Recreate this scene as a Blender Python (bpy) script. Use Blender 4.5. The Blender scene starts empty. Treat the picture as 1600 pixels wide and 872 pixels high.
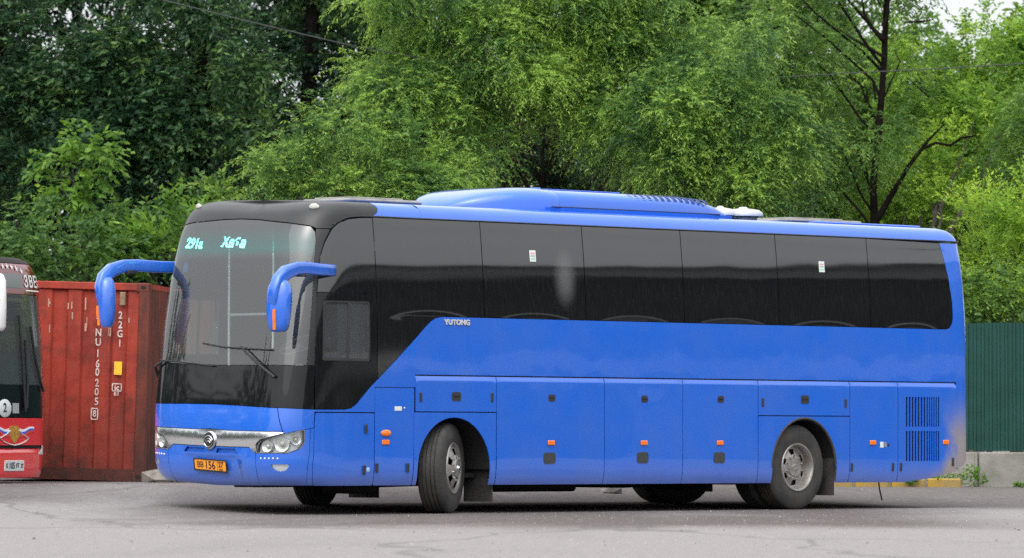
import bpy, math, random
import numpy as np
from mathutils import Vector, Matrix, Euler
from mathutils.geometry import delaunay_2d_cdt
random.seed(7)
RNG = np.random.default_rng(11)
SC = bpy.context.scene
COL = SC.collection
R = math.radians
# ------------------------------------------------------------------ camera
cam_d = bpy.data.cameras.new("camera"); cam = bpy.data.objects.new("camera", cam_d); COL.objects.link(cam)
cam_d.sensor_width = 36.0; cam_d.lens = 36.0 * 8611.45 / 1600.0
cam_d.clip_start = 0.5; cam_d.clip_end = 3000
EYE_Z = 0.8649
cam.location = (0, 0, EYE_Z)
cam.rotation_mode = 'QUATERNION'
cam.rotation_quaternion = (Matrix.Rotation(R(90 + 1.6611), 3, 'X') @ Matrix.Rotation(R(0.1307), 3, 'Z')).to_quaternion()
SC.camera = cam
cam_d.dof.use_dof = True; cam_d.dof.focus_distance = 66.0; cam_d.dof.aperture_fstop = 3.4
# ------------------------------------------------------------------ sky, sun, exposure
world = bpy.data.worlds.new("World"); SC.world = world; world.use_nodes = True
wn, wl = world.node_tree.nodes, world.node_tree.links
wn.clear()
SUN_EL, SUN_ROT = 52.0, 200.0
sky = wn.new('ShaderNodeTexSky'); sky.sky_type = 'NISHITA'; sky.sun_disc = False
sky.sun_elevation = R(SUN_EL); sky.sun_rotation = R(SUN_ROT)
sky.air_density = 1.0; sky.dust_density = 6.0; sky.ozone_density = 1.0
hs = wn.new('ShaderNodeHueSaturation'); hs.inputs['Saturation'].default_value = 0.18
mixc = wn.new('ShaderNodeMix'); mixc.data_type = 'RGBA'; mixc.inputs[0].default_value = 0.62
mixc.inputs[7].default_value = (7.6, 7.9, 8.2, 1)
bg = wn.new('ShaderNodeBackground'); bg.inputs[1].default_value = 0.15
wo = wn.new('ShaderNodeOutputWorld')
wl.new(sky.outputs[0], hs.inputs['Color']); wl.new(hs.outputs[0], mixc.inputs[6])
# overcast dome: the zenith is about three times as bright as the horizon
wtc = wn.new('ShaderNodeTexCoord'); wsp = wn.new('ShaderNodeSeparateXYZ'); wmr = wn.new('ShaderNodeMapRange')
wmr.inputs[1].default_value = 0; wmr.inputs[2].default_value = 1; wmr.inputs[3].default_value = .86; wmr.inputs[4].default_value = 1.6
wvm = wn.new('ShaderNodeVectorMath'); wvm.operation = 'SCALE'
wl.new(wtc.outputs['Generated'], wsp.inputs[0]); wl.new(wsp.outputs[2], wmr.inputs[0]); wl.new(wmr.outputs[0], wvm.inputs['Scale'])
wl.new(mixc.outputs[2], wvm.inputs[0]); wl.new(wvm.outputs[0], bg.inputs[0]); wl.new(bg.outputs[0], wo.inputs[0])
sun_d = bpy.data.lights.new("sun", 'SUN'); sun_d.energy = 0.8; sun_d.angle = R(80); sun_d.color = (1, .97, .92)
sun = bpy.data.objects.new("sun", sun_d); COL.objects.link(sun)
_az = R(SUN_ROT)   # sky azimuth: 0 = +Y, turning towards +X
_sd = Vector((math.sin(_az) * math.cos(R(SUN_EL)), math.cos(_az) * math.cos(R(SUN_EL)), math.sin(R(SUN_EL))))
sun.rotation_mode = 'QUATERNION'; sun.rotation_quaternion = _sd.to_track_quat('Z', 'Y')
SC.view_settings.view_transform = 'Standard'; SC.view_settings.look = 'None'
SC.view_settings.exposure = 0.40; SC.view_settings.gamma = 1.0
SC.render.use_persistent_data = False
SC.cycles.max_bounces = 8; SC.cycles.transparent_max_bounces = 12
SC.cycles.use_denoising = False
SC.cycles.caustics_reflective = False; SC.cycles.caustics_refractive = False
# ------------------------------------------------------------------ helpers
MATS = {}
def mat(name, col, rough=.5, metal=0., coat=0., spec=.5, var=0., vscale=8., bump=0., bscale=60., emit=0., col2=None):
    """procedural material: base colour with noise variation between col and col2, optional fine bump"""
    if name in MATS: return MATS[name]
    m = bpy.data.materials.new(name); m.use_nodes = True; n, l = m.node_tree.nodes, m.node_tree.links
    b = n['Principled BSDF']
    b.inputs['Base Color'].default_value = (*col, 1); b.inputs['Roughness'].default_value = rough
    b.inputs['Metallic'].default_value = metal; b.inputs['Coat Weight'].default_value = coat
    b.inputs['Coat Roughness'].default_value = .04; b.inputs['Specular IOR Level'].default_value = spec
    if emit: b.inputs['Emission Color'].default_value = (*col, 1); b.inputs['Emission Strength'].default_value = emit
    tc = n.new('ShaderNodeTexCoord')
    if var or col2:
        c2 = col2 or tuple(max(0, c * (1 - var)) for c in col)
        nz = n.new('ShaderNodeTexNoise'); nz.inputs['Scale'].default_value = vscale; nz.inputs['Detail'].default_value = 6
        l.new(tc.outputs['Object'], nz.inputs['Vector'])
        mr = n.new('ShaderNodeMapRange'); mr.inputs[1].default_value = .35; mr.inputs[2].default_value = .68
        l.new(nz.outputs[0], mr.inputs[0])
        mx = n.new('ShaderNodeMix'); mx.data_type = 'RGBA'
        mx.inputs[6].default_value = (*col, 1); mx.inputs[7].default_value = (*c2, 1)
        l.new(mr.outputs[0], mx.inputs[0]); l.new(mx.outputs[2], b.inputs['Base Color'])
    if bump:
        nb = n.new('ShaderNodeTexNoise'); nb.inputs['Scale'].default_value = bscale; nb.inputs['Detail'].default_value = 4
        l.new(tc.outputs['Object'], nb.inputs['Vector'])
        bp = n.new('ShaderNodeBump'); bp.inputs['Strength'].default_value = bump; bp.inputs['Distance'].default_value = .01
        l.new(nb.outputs[0], bp.inputs['Height']); l.new(bp.outputs[0], b.inputs['Normal'])
    MATS[name] = m; return m
def N(m): return m.node_tree.nodes, m.node_tree.links, m.node_tree.nodes.get('Principled BSDF')

def link(name, me, mt=None, parent=None, loc=None, rot=None):
    o = bpy.data.objects.new(name, me); COL.objects.link(o)
    if mt is not None and me is not None and not me.materials: me.materials.append(mt)
    if parent is not None: o.parent = parent
    if loc is not None: o.location = loc
    if rot is not None: o.rotation_euler = rot
    return o
def mesh(name, V, F, mt=None, parent=None, smooth=False, loc=None, rot=None, normals=None):
    me = bpy.data.meshes.new(name); me.from_pydata([tuple(v) for v in V], [], F); me.validate(); me.update()
    if smooth or normals is not None: me.polygons.foreach_set('use_smooth', [True] * len(me.polygons))
    if normals is not None: me.normals_split_custom_set_from_vertices([tuple(x) for x in normals])
    return link(name, me, mt, parent, loc, rot)
def thing(name, label, cat, loc=(0, 0, 0), rz=0., group=None, rot=None):
    o = bpy.data.objects.new(name, None); COL.objects.link(o); o.location = loc; o.empty_display_size = .2
    o.rotation_euler = rot or (0, 0, rz); tag(o, label, cat, group); return o
def tag(o, label, cat, group=None):
    o['label'] = label; o['category'] = cat
    if group: o['group'] = group
    return o
def smooth_by_angle(o, ang=35):
    me = o.data; me.polygons.foreach_set('use_smooth', [True] * len(me.polygons)); me.set_sharp_from_angle(angle=R(ang))
class MB:
    """collects boxes, tubes, lathes and lofts; build() links them as one mesh object"""
    def __init__(s): s.V, s.F = [], []
    def add(s, V, F): k = len(s.V); s.V += [tuple(v) for v in V]; s.F += [tuple(i + k for i in f) for f in F]; return s
    def box(s, c, d, rz=0., M=None, bev=0.):
        hx, hy, hz = d[0] / 2, d[1] / 2, d[2] / 2
        if bev:
            b = min(bev, hx * .9, hy * .9, hz * .9)
            V, F = [], []
            for z, k in ((-hz, b), (-hz + b, 0), (hz - b, 0), (hz, b)):
                x0, y0 = hx - k, hy - k
                bb = b if k == 0 else b * .5
                ring = [(x0, -y0 + bb), (x0, y0 - bb), (x0 - bb, y0), (-x0 + bb, y0), (-x0, y0 - bb), (-x0, -y0 + bb), (-x0 + bb, -y0), (x0 - bb, -y0)]
                V += [(x, y, z) for x, y in ring]
            F.append(tuple(range(7, -1, -1))); F.append(tuple(range(24, 32)))
            for r in range(3):
                for i in range(8):
                    j = (i + 1) % 8; F.append((r * 8 + i, r * 8 + j, r * 8 + 8 + j, r * 8 + 8 + i))
        else:
            V = [(x, y, z) for z in (-hz, hz) for y in (-hy, hy) for x in (-hx, hx)]
            F = [(0, 2, 3, 1), (4, 5, 7, 6), (0, 1, 5, 4), (2, 6, 7, 3), (0, 4, 6, 2), (1, 3, 7, 5)]
        T = (M or Matrix.Identity(4)) @ Matrix.Translation(c) @ Matrix.Rotation(rz, 4, 'Z')
        return s.add([T @ Vector(v) for v in V], F)
    def tube(s, pts, r, n=8, cap=True):
        pts = [Vector(p) for p in pts]; rs = r if isinstance(r, (list, tuple)) else [r] * len(pts)
        V, F = [], []; ov = pts[-1] - pts[0]; up = Vector((1, .02, 0)) if abs(ov.z) > .75 * ov.length else Vector((0, 0, 1))
        for i, p in enumerate(pts):
            d = (pts[min(i + 1, len(pts) - 1)] - pts[max(i - 1, 0)]).normalized()
            a = d.cross(up)
            if a.length < .05: a = d.cross(Vector((.1, 1, 0)))
            a.normalize(); b = a.cross(d)
            V += [p + (a * math.cos(2 * math.pi * k / n) + b * math.sin(2 * math.pi * k / n)) * rs[i] for k in range(n)]
        for i in range(len(pts) - 1):
            for k in range(n):
                j = (k + 1) % n; F.append((i * n + k, i * n + n + k, i * n + n + j, i * n + j))
        if cap: F.append(tuple(range(n))); F.append(tuple(range(len(V) - 1, len(V) - n - 1, -1)))
        return s.add(V, F)
    def lathe(s, prof, n=48, M=None, skip=None):
        """prof: (axial, radius) round the local Y axis"""
        V, F = [], []
        for y, r in prof: V += [(r * math.cos(2 * math.pi * k / n), y, r * math.sin(2 * math.pi * k / n)) for k in range(n)]
        for i in range(len(prof) - 1):
            for k in range(n):
                if skip and skip(i, k): continue
                j = (k + 1) % n; F.append((i * n + k, i * n + j, i * n + n + j, i * n + n + k))
        if M: V = [M @ Vector(v) for v in V]
        return s.add(V, F)
    def loft(s, rings, cap=True):
        n = len(rings[0]); V = [p for r in rings for p in r]; F = []
        for i in range(len(rings) - 1):
            for k in range(n):
                j = (k + 1) % n; F.append((i * n + k, i * n + j, i * n + n + j, i * n + n + k))
        if cap: F.append(tuple(range(n - 1, -1, -1))); F.append(tuple(range(len(V) - n, len(V))))
        return s.add(V, F)
    def build(s, name, mt, parent=None, loc=None, rot=None, smooth=None):
        o = mesh(name, s.V, s.F, mt, parent, loc=loc, rot=rot)
        if smooth: smooth_by_angle(o, smooth)
        return o
def text_mesh(body, size, depth=.004, bold=0., font=None, spacing=1., shear=0.):
    c = bpy.data.curves.new('lettering', 'FONT'); c.body = body; c.size = size; c.extrude = depth; c.offset = bold
    c.align_x = 'CENTER'; c.align_y = 'CENTER'; c.space_character = spacing; c.shear = shear; c.resolution_u = 3
    o = bpy.data.objects.new('lettering', c); COL.objects.link(o)
    dg = bpy.context.evaluated_depsgraph_get(); me = bpy.data.meshes.new_from_object(o.evaluated_get(dg))
    bpy.data.objects.remove(o); bpy.data.curves.remove(c); return me
# ------------------------------------------------------------------ coach body surface

_T = [  # height z: half width, front face position, front exponent, rear face position
 (.30,1.225,.16,4.2,11.98),(.36,1.250,.08,4.6,12.05),(.46,1.268,.03,5.0,12.08),(.62,1.275,.0,5.1,12.1),(.95,1.275,.0,5.2,12.1),(1.25,1.275,.03,5.4,12.1),
 (1.6,1.275,.08,5.4,12.1),(2.0,1.273,.145,5.4,12.1),(2.4,1.265,.21,5.2,12.09),(2.8,1.242,.28,5.0,12.07),(3.1,1.216,.35,4.8,12.05),(3.25,1.200,.41,4.7,12.03),
 (3.39,1.185,.49,4.5,12.01),(3.45,1.168,.54,4.3,11.98),(3.50,1.140,.62,4.1,11.93),(3.54,1.095,.72,3.9,11.86),(3.565,1.02,.84,3.7,11.75)]
def _slope(i,k):
    if i==0: a=b=0
    elif i==len(_T)-1: return (_T[i][k]-_T[i-1][k])/(_T[i][0]-_T[i-1][0])
    else:
        a=(_T[i][k]-_T[i-1][k])/(_T[i][0]-_T[i-1][0]); b=(_T[i+1][k]-_T[i][k])/(_T[i+1][0]-_T[i][0])
    if i==0: return (_T[1][k]-_T[0][k])/(_T[1][0]-_T[0][0])
    if a*b<=0: return 0.
    return 2*a*b/(a+b)
_SL=[[_slope(i,k) for k in range(5)] for i in range(len(_T))]
def prof(z):
    if z<=_T[0][0]: z0=_T[0][0]; return [ _T[0][k]+(0 if k>2 else _SL[0][k]*(z-z0)) for k in range(1,5)]
    if z>=_T[-1][0]: return list(_T[-1][1:])
    i=0
    while _T[i+1][0]<z: i+=1
    h=_T[i+1][0]-_T[i][0]; t=(z-_T[i][0])/h; o=[]
    for k in range(1,5):
        a,b=_T[i][k],_T[i+1][k]; m,n=_SL[i][k]*h,_SL[i+1][k]*h
        o.append(a*(2*t**3-3*t*t+1)+m*(t**3-2*t*t+t)+b*(3*t*t-2*t**3)+n*(t**3-t*t))
    return o
def base_pt(s,z):
    """s runs along the left side (s = metres behind the nose), round the nose (centre s=-1.3) and back along the right side"""
    mir=False
    if s<-1.3: s=-2.6-s; mir=True
    W,F,n,R=prof(z)
    if s<1.3:
        t=(1.3-s)/2.6; th=t*math.pi/2; c,d=math.cos(th),math.sin(th)
        r=(c**n+max(d,0)**n)**(-1/n); u=1.3-(1.3-F)*r*d; w=W*r*c
    elif s>11.2:
        t=min((s-11.2)/1.9,1); th=t*math.pi/2; c,d=max(math.cos(th),0),math.sin(th); n=14.
        r=(c**n+d**n)**(-1/n); u=11.2+(R-11.2)*r*d; w=W*r*c
    else: u=s; w=W
    return (u,(1.275+w) if mir else (1.275-w),z)
def surf(s,z,off=0.):
    p=base_pt(s,z)
    if off==0: return p
    e=.004
    a=base_pt(s-e,z); b=base_pt(s+e,z); c=base_pt(s,z-e); d=base_pt(s,z+e)
    ax=[b[i]-a[i] for i in range(3)]; bx=[d[i]-c[i] for i in range(3)]
    n=[ax[1]*bx[2]-ax[2]*bx[1],ax[2]*bx[0]-ax[0]*bx[2],ax[0]*bx[1]-ax[1]*bx[0]]
    l=math.sqrt(sum(x*x for x in n)) or 1
    return tuple(p[i]+n[i]/l*off for i in range(3))
# ------------------------------------------------------------------ coach skin: panels cut out of one lofted surface
def pin(x, y, P):
    c = False; j = len(P) - 1
    for i in range(len(P)):
        xi, yi = P[i]; xj, yj = P[j]
        if (yi > y) != (yj > y) and x < (xj - xi) * (y - yi) / (yj - yi) + xi: c = not c
        j = i
    return c
def dens(P, d):
    o = []
    for i in range(len(P)):
        a, b = P[i], P[(i + 1) % len(P)]; L = math.hypot(b[0] - a[0], b[1] - a[1]); k = max(1, int(math.ceil(L / d)))
        o += [(a[0] + (b[0] - a[0]) * t / k, a[1] + (b[1] - a[1]) * t / k) for t in range(k)]
    return o
def rnd(P, r, n=4):
    """round the corners of a polygon"""
    o = []; L = len(P)
    for i in range(L):
        a, b, c = Vector(P[i - 1]), Vector(P[i]), Vector(P[(i + 1) % L])
        rr = min(r, (a - b).length * .45, (c - b).length * .45)
        p, q = b + (a - b).normalized() * rr, b + (c - b).normalized() * rr
        for t in range(n + 1):
            t /= n; o.append(tuple(p * (1 - t) ** 2 + b * 2 * t * (1 - t) + q * t * t))
    return o
def dist_seg(x, y, a, b):
    dx, dy = b[0] - a[0], b[1] - a[1]; l = dx * dx + dy * dy
    t = 0 if l == 0 else max(0, min(1, ((x - a[0]) * dx + (y - a[1]) * dy) / l))
    return math.hypot(x - a[0] - t * dx, y - a[1] - t * dy)
class Skin:
    def __init__(s, parent, post=None): s.parent, s.post = parent, post or (lambda p: p)
    def pt(s, a, z, off=0.): return Vector(s.post(surf(a, z, off)))
    def frame(s, a, z, off=0.):
        """matrix whose X runs level along the skin (to the viewer's right), Y up it and Z out of it"""
        p = s.pt(a, z, off); e = .01
        x = (s.pt(a + e, z, off) - s.pt(a - e, z, off)).normalized(); y = (s.pt(a, z + e, off) - s.pt(a, z - e, off)).normalized()
        n = x.cross(y).normalized(); y = n.cross(x)
        return Matrix.Translation(p) @ Matrix((x, y, n)).transposed().to_4x4()
    def panel(s, name, outer, mt, holes=(), off=0., th=.012, gs=.25, gz=.12, rows=(), cols=(), parent=None, offfn=None, ed=None, back=False, label=None, build=True):
        ed = ed or min(gs, gz); loops = [dens(outer, ed)] + [dens(h, ed) for h in holes]
        P, E = [], []; segs = []
        for L in loops:
            k = len(P); P += L; E += [(k + i, k + (i + 1) % len(L)) for i in range(len(L))]
        nb = len(P)
        x0, x1 = min(p[0] for p in outer), max(p[0] for p in outer); y0, y1 = min(p[1] for p in outer), max(p[1] for p in outer)
        nx, ny = max(1, int((x1 - x0) / gs)), max(1, int((y1 - y0) / gz)); mg = .45 * min((x1 - x0) / nx, (y1 - y0) / ny, ed)
        for i in range(1, nx):
            for j in range(1, ny):
                x, y = x0 + (x1 - x0) * i / nx, y0 + (y1 - y0) * j / ny
                if not pin(x, y, outer) or any(pin(x, y, h) for h in holes): continue
                if min(dist_seg(x, y, P[a], P[b]) for a, b in E) < mg: continue
                P.append((x, y))
        for zr in rows:
            for i in range(1, int((x1 - x0) / .12)):
                x = x0 + i * .12
                if pin(x, zr, outer) and min(dist_seg(x, zr, P[a], P[b]) for a, b in E) > .004: P.append((x, zr))
        for xc in cols:
            for i in range(1, int((y1 - y0) / .10)):
                z = y0 + i * .10
                if pin(xc, z, outer) and not any(pin(xc, z, h) for h in holes) and min(dist_seg(xc, z, P[a], P[b]) for a, b in E) > .01: P.append((xc, z))
        fx = .17 if len(rows) else 1.     # closely spaced rows: triangulate in squeezed coordinates so that no row is skipped
        r = delaunay_2d_cdt([Vector((p[0] * fx, p[1])) for p in P], E, [], 0, 1e-6)
        Q = [(v[0] / fx, v[1]) for v in r[0]]; T = []
        for f in r[2]:
            cx = sum(Q[i][0] for i in f) / len(f); cy = sum(Q[i][1] for i in f) / len(f)
            if pin(cx, cy, outer) and not any(pin(cx, cy, h) for h in holes):
                a = sum(Q[f[i]][0] * Q[f[(i + 1) % len(f)]][1] - Q[f[(i + 1) % len(f)]][0] * Q[f[i]][1] for i in range(len(f)))
                T.append(tuple(f) if a > 0 else tuple(reversed(f)))
        of = (lambda a, z: off + offfn(a, z)) if offfn else (lambda a, z: off)
        V, NR = [], []
        for a, z in Q:
            V.append(s.pt(a, z, of(a, z))); e = .01
            x = s.pt(a + e, z, of(a + e, z)) - s.pt(a - e, z, of(a - e, z)); y = s.pt(a, z + e, of(a, z + e)) - s.pt(a, z - e, of(a, z - e))
            NR.append(x.cross(y).normalized())
        F = list(T); cnt = {}
        for f in T:
            for i in range(len(f)):
                e = (f[i], f[(i + 1) % len(f)]); cnt[e] = 1
        bd = [e for e in cnt if (e[1], e[0]) not in cnt]
        for a, b in bd:                                     # rim, with its own vertices so that the edge stays crisp
            pa, pb = V[a], V[b]; na, nb_ = NR[a], NR[b]; out = (pb - pa).cross((na + nb_) * .5).normalized()
            k = len(V); V += [pa, pb, pb - nb_ * th, pa - na * th]; NR += [out] * 4; F.append((k, k + 3, k + 2, k + 1))
        if back:
            k = len(V); m = len(Q); V += [V[i] - NR[i] * th for i in range(m)]; NR += [-NR[i] for i in range(m)]
            F += [tuple(i + k for i in reversed(f)) for f in T]
        if not build: return V, F, NR
        o = mesh(name, V, F, mt, s.parent if parent is None else parent, normals=NR)
        if label: o['label'] = label
        return o
    def piece(s, name, a, z, w, h, d, mt, parent=None, off=0., bev=.006, rz=0.):
        """small fitting lying on the skin"""
        mb = MB(); M = s.frame(a, z, off) @ Matrix.Rotation(rz, 4, 'Z'); mb.box((0, 0, d / 2), (w, h, d), M=M, bev=bev)
        return mb.build(name, mt, s.parent if parent is None else parent)
    def oval(s, name, a, z, rx, ry, d, mt, parent=None, off=0., n=20, dome=.6):
        mb = MB(); M = s.frame(a, z, off); rings = []
        for k, (q, hh) in enumerate(((1, 0), (1, d * .4), (dome, d), (.02, d * 1.05))):
            rings.append([M @ Vector((rx * q * math.cos(2 * math.pi * i / n), ry * q * math.sin(2 * math.pi * i / n), hh)) for i in range(n)])
        return mb.loft(rings).build(name, mt, s.parent if parent is None else parent, smooth=40)
    def text(s, name, body, a, z, size, mt, parent=None, off=.004, depth=.003, bold=0., spacing=1., wrap=True, sx=1., shear=0.):
        """lettering wrapped on to the skin"""
        me = text_mesh(body, size, depth, bold, spacing=spacing, shear=shear); M = s.frame(a, z, off)
        for v in me.vertices: v.co = M @ Vector((v.co.x * sx, v.co.y, v.co.z))
        me.name = name
        return link(name, me, mt, s.parent if parent is None else parent)
def arch(c, r=.6, cz=.51, zb=.2, n=22):
    return [(c - r, zb)] + [(c - r * math.cos(math.pi * i / n), cz + r * math.sin(math.pi * i / n)) for i in range(n + 1)] + [(c + r, zb)]
def arch_cut(c, x0, x1, zb, ztop, r=.6, cz=.51, n=22):
    """outline of the panel x0..x1, zb..ztop with the wheel arch cut out of its lower edge"""
    zl = zb
    A = [(c - r, zl)] if x0 < c - r else []
    pts = [(c - r * math.cos(math.pi * i / n), cz + r * math.sin(math.pi * i / n)) for i in range(n + 1)]
    return [(x0, zl), (c - r, zl)] + pts + [(c + r, zl), (x1, zl), (x1, ztop), (x0, ztop)]
# ------------------------------------------------------------------ coach materials
def paint(name, col, dirt=None):
    m = mat(name, col, rough=.24, coat=.9, spec=.45); m.node_tree.nodes['Principled BSDF'].inputs['Coat IOR'].default_value = 1.6
    n, l, b = N(m); tc = n.new('ShaderNodeTexCoord')
    nz = n.new('ShaderNodeTexNoise'); nz.inputs['Scale'].default_value = 1.7; nz.inputs['Detail'].default_value = 7; nz.inputs['Roughness'].default_value = .65
    l.new(tc.outputs['Object'], nz.inputs['Vector'])
    mr = n.new('ShaderNodeMapRange'); mr.inputs[1].default_value = .3; mr.inputs[2].default_value = .75; mr.inputs[3].default_value = 0; mr.inputs[4].default_value = .16
    l.new(nz.outputs[0], mr.inputs[0])
    mx = n.new('ShaderNodeMix'); mx.data_type = 'RGBA'; mx.inputs[6].default_value = (*col, 1)
    mx.inputs[7].default_value = (.16, .17, .20, 1); l.new(mr.outputs[0], mx.inputs[0]); last = mx.outputs[2]
    r2 = n.new('ShaderNodeMapRange'); r2.inputs[3].default_value = .14; r2.inputs[4].default_value = .34; l.new(nz.outputs[0], r2.inputs[0]); l.new(r2.outputs[0], b.inputs['Roughness'])
    if dirt:
        sp = n.new('ShaderNodeSeparateXYZ'); l.new(tc.outputs['Object'], sp.inputs[0])
        def rng(src, a, bb, c=0, d=1):
            q = n.new('ShaderNodeMapRange'); q.interpolation_type = 'SMOOTHSTEP'; q.inputs[1].default_value = a; q.inputs[2].default_value = bb
            q.inputs[3].default_value = c; q.inputs[4].default_value = d; l.new(src, q.inputs[0]); return q.outputs[0]
        def mul(a, c):
            q = n.new('ShaderNodeMath'); q.operation = 'MULTIPLY'; l.new(a, q.inputs[0])
            if isinstance(c, float): q.inputs[1].default_value = c
            else: l.new(c, q.inputs[1])
            return q.outputs[0]
        def add(a, c):
            q = n.new('ShaderNodeMath'); q.operation = 'ADD'; q.use_clamp = True; l.new(a, q.inputs[0]); l.new(c, q.inputs[1]); return q.outputs[0]
        nd = n.new('ShaderNodeTexNoise'); nd.inputs['Scale'].default_value = 2.3; nd.inputs['Detail'].default_value = 9; nd.inputs['Roughness'].default_value = .68; l.new(tc.outputs['Object'], nd.inputs['Vector'])
        # road film thrown up at the tail, and a thin film along the sills
        w = n.new('ShaderNodeMath'); w.operation = 'MULTIPLY_ADD'; l.new(nd.outputs[0], w.inputs[0]); w.inputs[1].default_value = .7; l.new(sp.outputs[0], w.inputs[2])
        tail = mul(rng(w.outputs[0], 11.80, 12.25), rng(sp.outputs[2], 1.55, .75))
        sk = n.new('ShaderNodeMath'); sk.operation = 'MULTIPLY_ADD'; l.new(sp.outputs[2], sk.inputs[0]); sk.inputs[1].default_value = -1.6; l.new(sp.outputs[0], sk.inputs[2])
        corner = mul(rng(sk.outputs[0], 10.35, 11.25), rng(sp.outputs[2], .95, .4))
        sill = mul(rng(sp.outputs[2], .62, .30), .28)
        fac = mul(add(add(tail, corner), sill), rng(nd.outputs[0], .1, .55, .55, 1))
        fm = mul(fac, .9)
        m2 = n.new('ShaderNodeMix'); m2.data_type = 'RGBA'; l.new(last, m2.inputs[6]); m2.inputs[7].default_value = (*dirt, 1); l.new(fm, m2.inputs[0]); last = m2.outputs[2]
        r3 = n.new('ShaderNodeMix'); r3.data_type = 'FLOAT'; l.new(fm, r3.inputs[0]); l.new(r2.outputs[0], r3.inputs[2]); r3.inputs[3].default_value = .8; l.new(r3.outputs[0], b.inputs['Roughness'])
        cw = n.new('ShaderNodeMath'); cw.operation = 'SUBTRACT'; cw.inputs[0].default_value = .9; l.new(mul(fm, .9), cw.inputs[1]); l.new(cw.outputs[0], b.inputs['Coat Weight'])
    l.new(last, b.inputs['Base Color'])
    # very slight waviness of sheet metal
    wv = n.new('ShaderNodeTexNoise'); wv.inputs['Scale'].default_value = 1.1; wv.inputs['Detail'].default_value = 1.5
    l.new(tc.outputs['Object'], wv.inputs['Vector']); bp = n.new('ShaderNodeBump'); bp.inputs['Strength'].default_value = .4; bp.inputs['Distance'].default_value = .02
    l.new(wv.outputs[0], bp.inputs['Height']); l.new(bp.outputs[0], b.inputs['Normal']); l.new(bp.outputs[0], b.inputs['Coat Normal'])
    return m
BLUE = paint("blue_paint", (.008, .128, .66), dirt=(.31, .255, .20))
BLACK_PAINT = mat("black_gelcoat", (.019, .018, .019), rough=.42, coat=.08, var=.3, vscale=3)
SUB = mat("black_underbody", (.010, .010, .011), rough=.8)
RUBBER = mat("tyre_rubber", (.028, .027, .027), rough=.85, col2=(.055, .052, .048), vscale=5, bump=.3, bscale=90)
PLASTIC = mat("black_plastic", (.03, .032, .033), rough=.5, var=.3, vscale=30)
CHROME = mat("chrome", (.80, .82, .84), rough=.20, metal=1.)
LENS_IN = mat("reflector", (.80, .82, .83), rough=.3, metal=.35)
ORANGE = mat("orange_lens", (.95, .20, .015), rough=.25, coat=.5)
ORANGE_PLATE = mat("orange_plate", (.90, .33, .03), rough=.45)
INK = mat("black_ink", (.015, .015, .017), rough=.6)
WHITE = mat("white_plastic", (.62, .62, .58), rough=.45, col2=(.42, .41, .36), vscale=6)
GREYLID = mat("grey_plastic", (.30, .29, .27), rough=.6, col2=(.17, .165, .15), vscale=4)
STICK = mat("sticker_white", (.70, .74, .70), rough=.5)
STEEL = mat("rim_alloy", (.42, .41, .385), rough=.45, metal=.65, col2=(.25, .22, .19), vscale=7)
SEAT = mat("seat_fabric", (.05, .055, .09), rough=.9, var=.5, vscale=25)
TRIM = mat("interior_trim", (.10, .105, .11), rough=.7, var=.2)
def pane_mat(name, col=(.008, .009, .010), wob=.10, ior=1.62, film=.012):
    m = mat(name, col, rough=.045, spec=.5); n, l, b = N(m); b.inputs['IOR'].default_value = ior
    tc = n.new('ShaderNodeTexCoord'); nz = n.new('ShaderNodeTexNoise'); nz.inputs['Scale'].default_value = .9; nz.inputs['Detail'].default_value = 1.
    l.new(tc.outputs['Object'], nz.inputs['Vector']); bp = n.new('ShaderNodeBump'); bp.inputs['Strength'].default_value = wob; bp.inputs['Distance'].default_value = .03
    l.new(nz.outputs[0], bp.inputs['Height']); l.new(bp.outputs[0], b.inputs['Normal'])
    # rain marks: faint vertical streaks of dried water
    mp = n.new('ShaderNodeMapping'); mp.inputs['Scale'].default_value = (70, 70, 5); l.new(tc.outputs['Object'], mp.inputs[0])
    sn = n.new('ShaderNodeTexNoise'); sn.inputs['Scale'].default_value = 1.; sn.inputs['Detail'].default_value = 4; l.new(mp.outputs[0], sn.inputs['Vector'])
    cr = n.new('ShaderNodeMapRange'); cr.inputs[1].default_value = .52; cr.inputs[2].default_value = .80; cr.inputs[4].default_value = film * 1.6
    l.new(sn.outputs[0], cr.inputs[0]); mx = n.new('ShaderNodeMix'); mx.data_type = 'RGBA'; mx.inputs[6].default_value = (*col, 1); mx.inputs[7].default_value = (.6, .6, .58, 1)
    l.new(cr.outputs[0], mx.inputs[0]); l.new(mx.outputs[2], b.inputs['Base Color']); return m
PANE = pane_mat("tinted_glass", col=(.006, .007, .008), ior=1.92)
FRIT = pane_mat("black_glass_band", wob=.05, ior=1.42)
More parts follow.
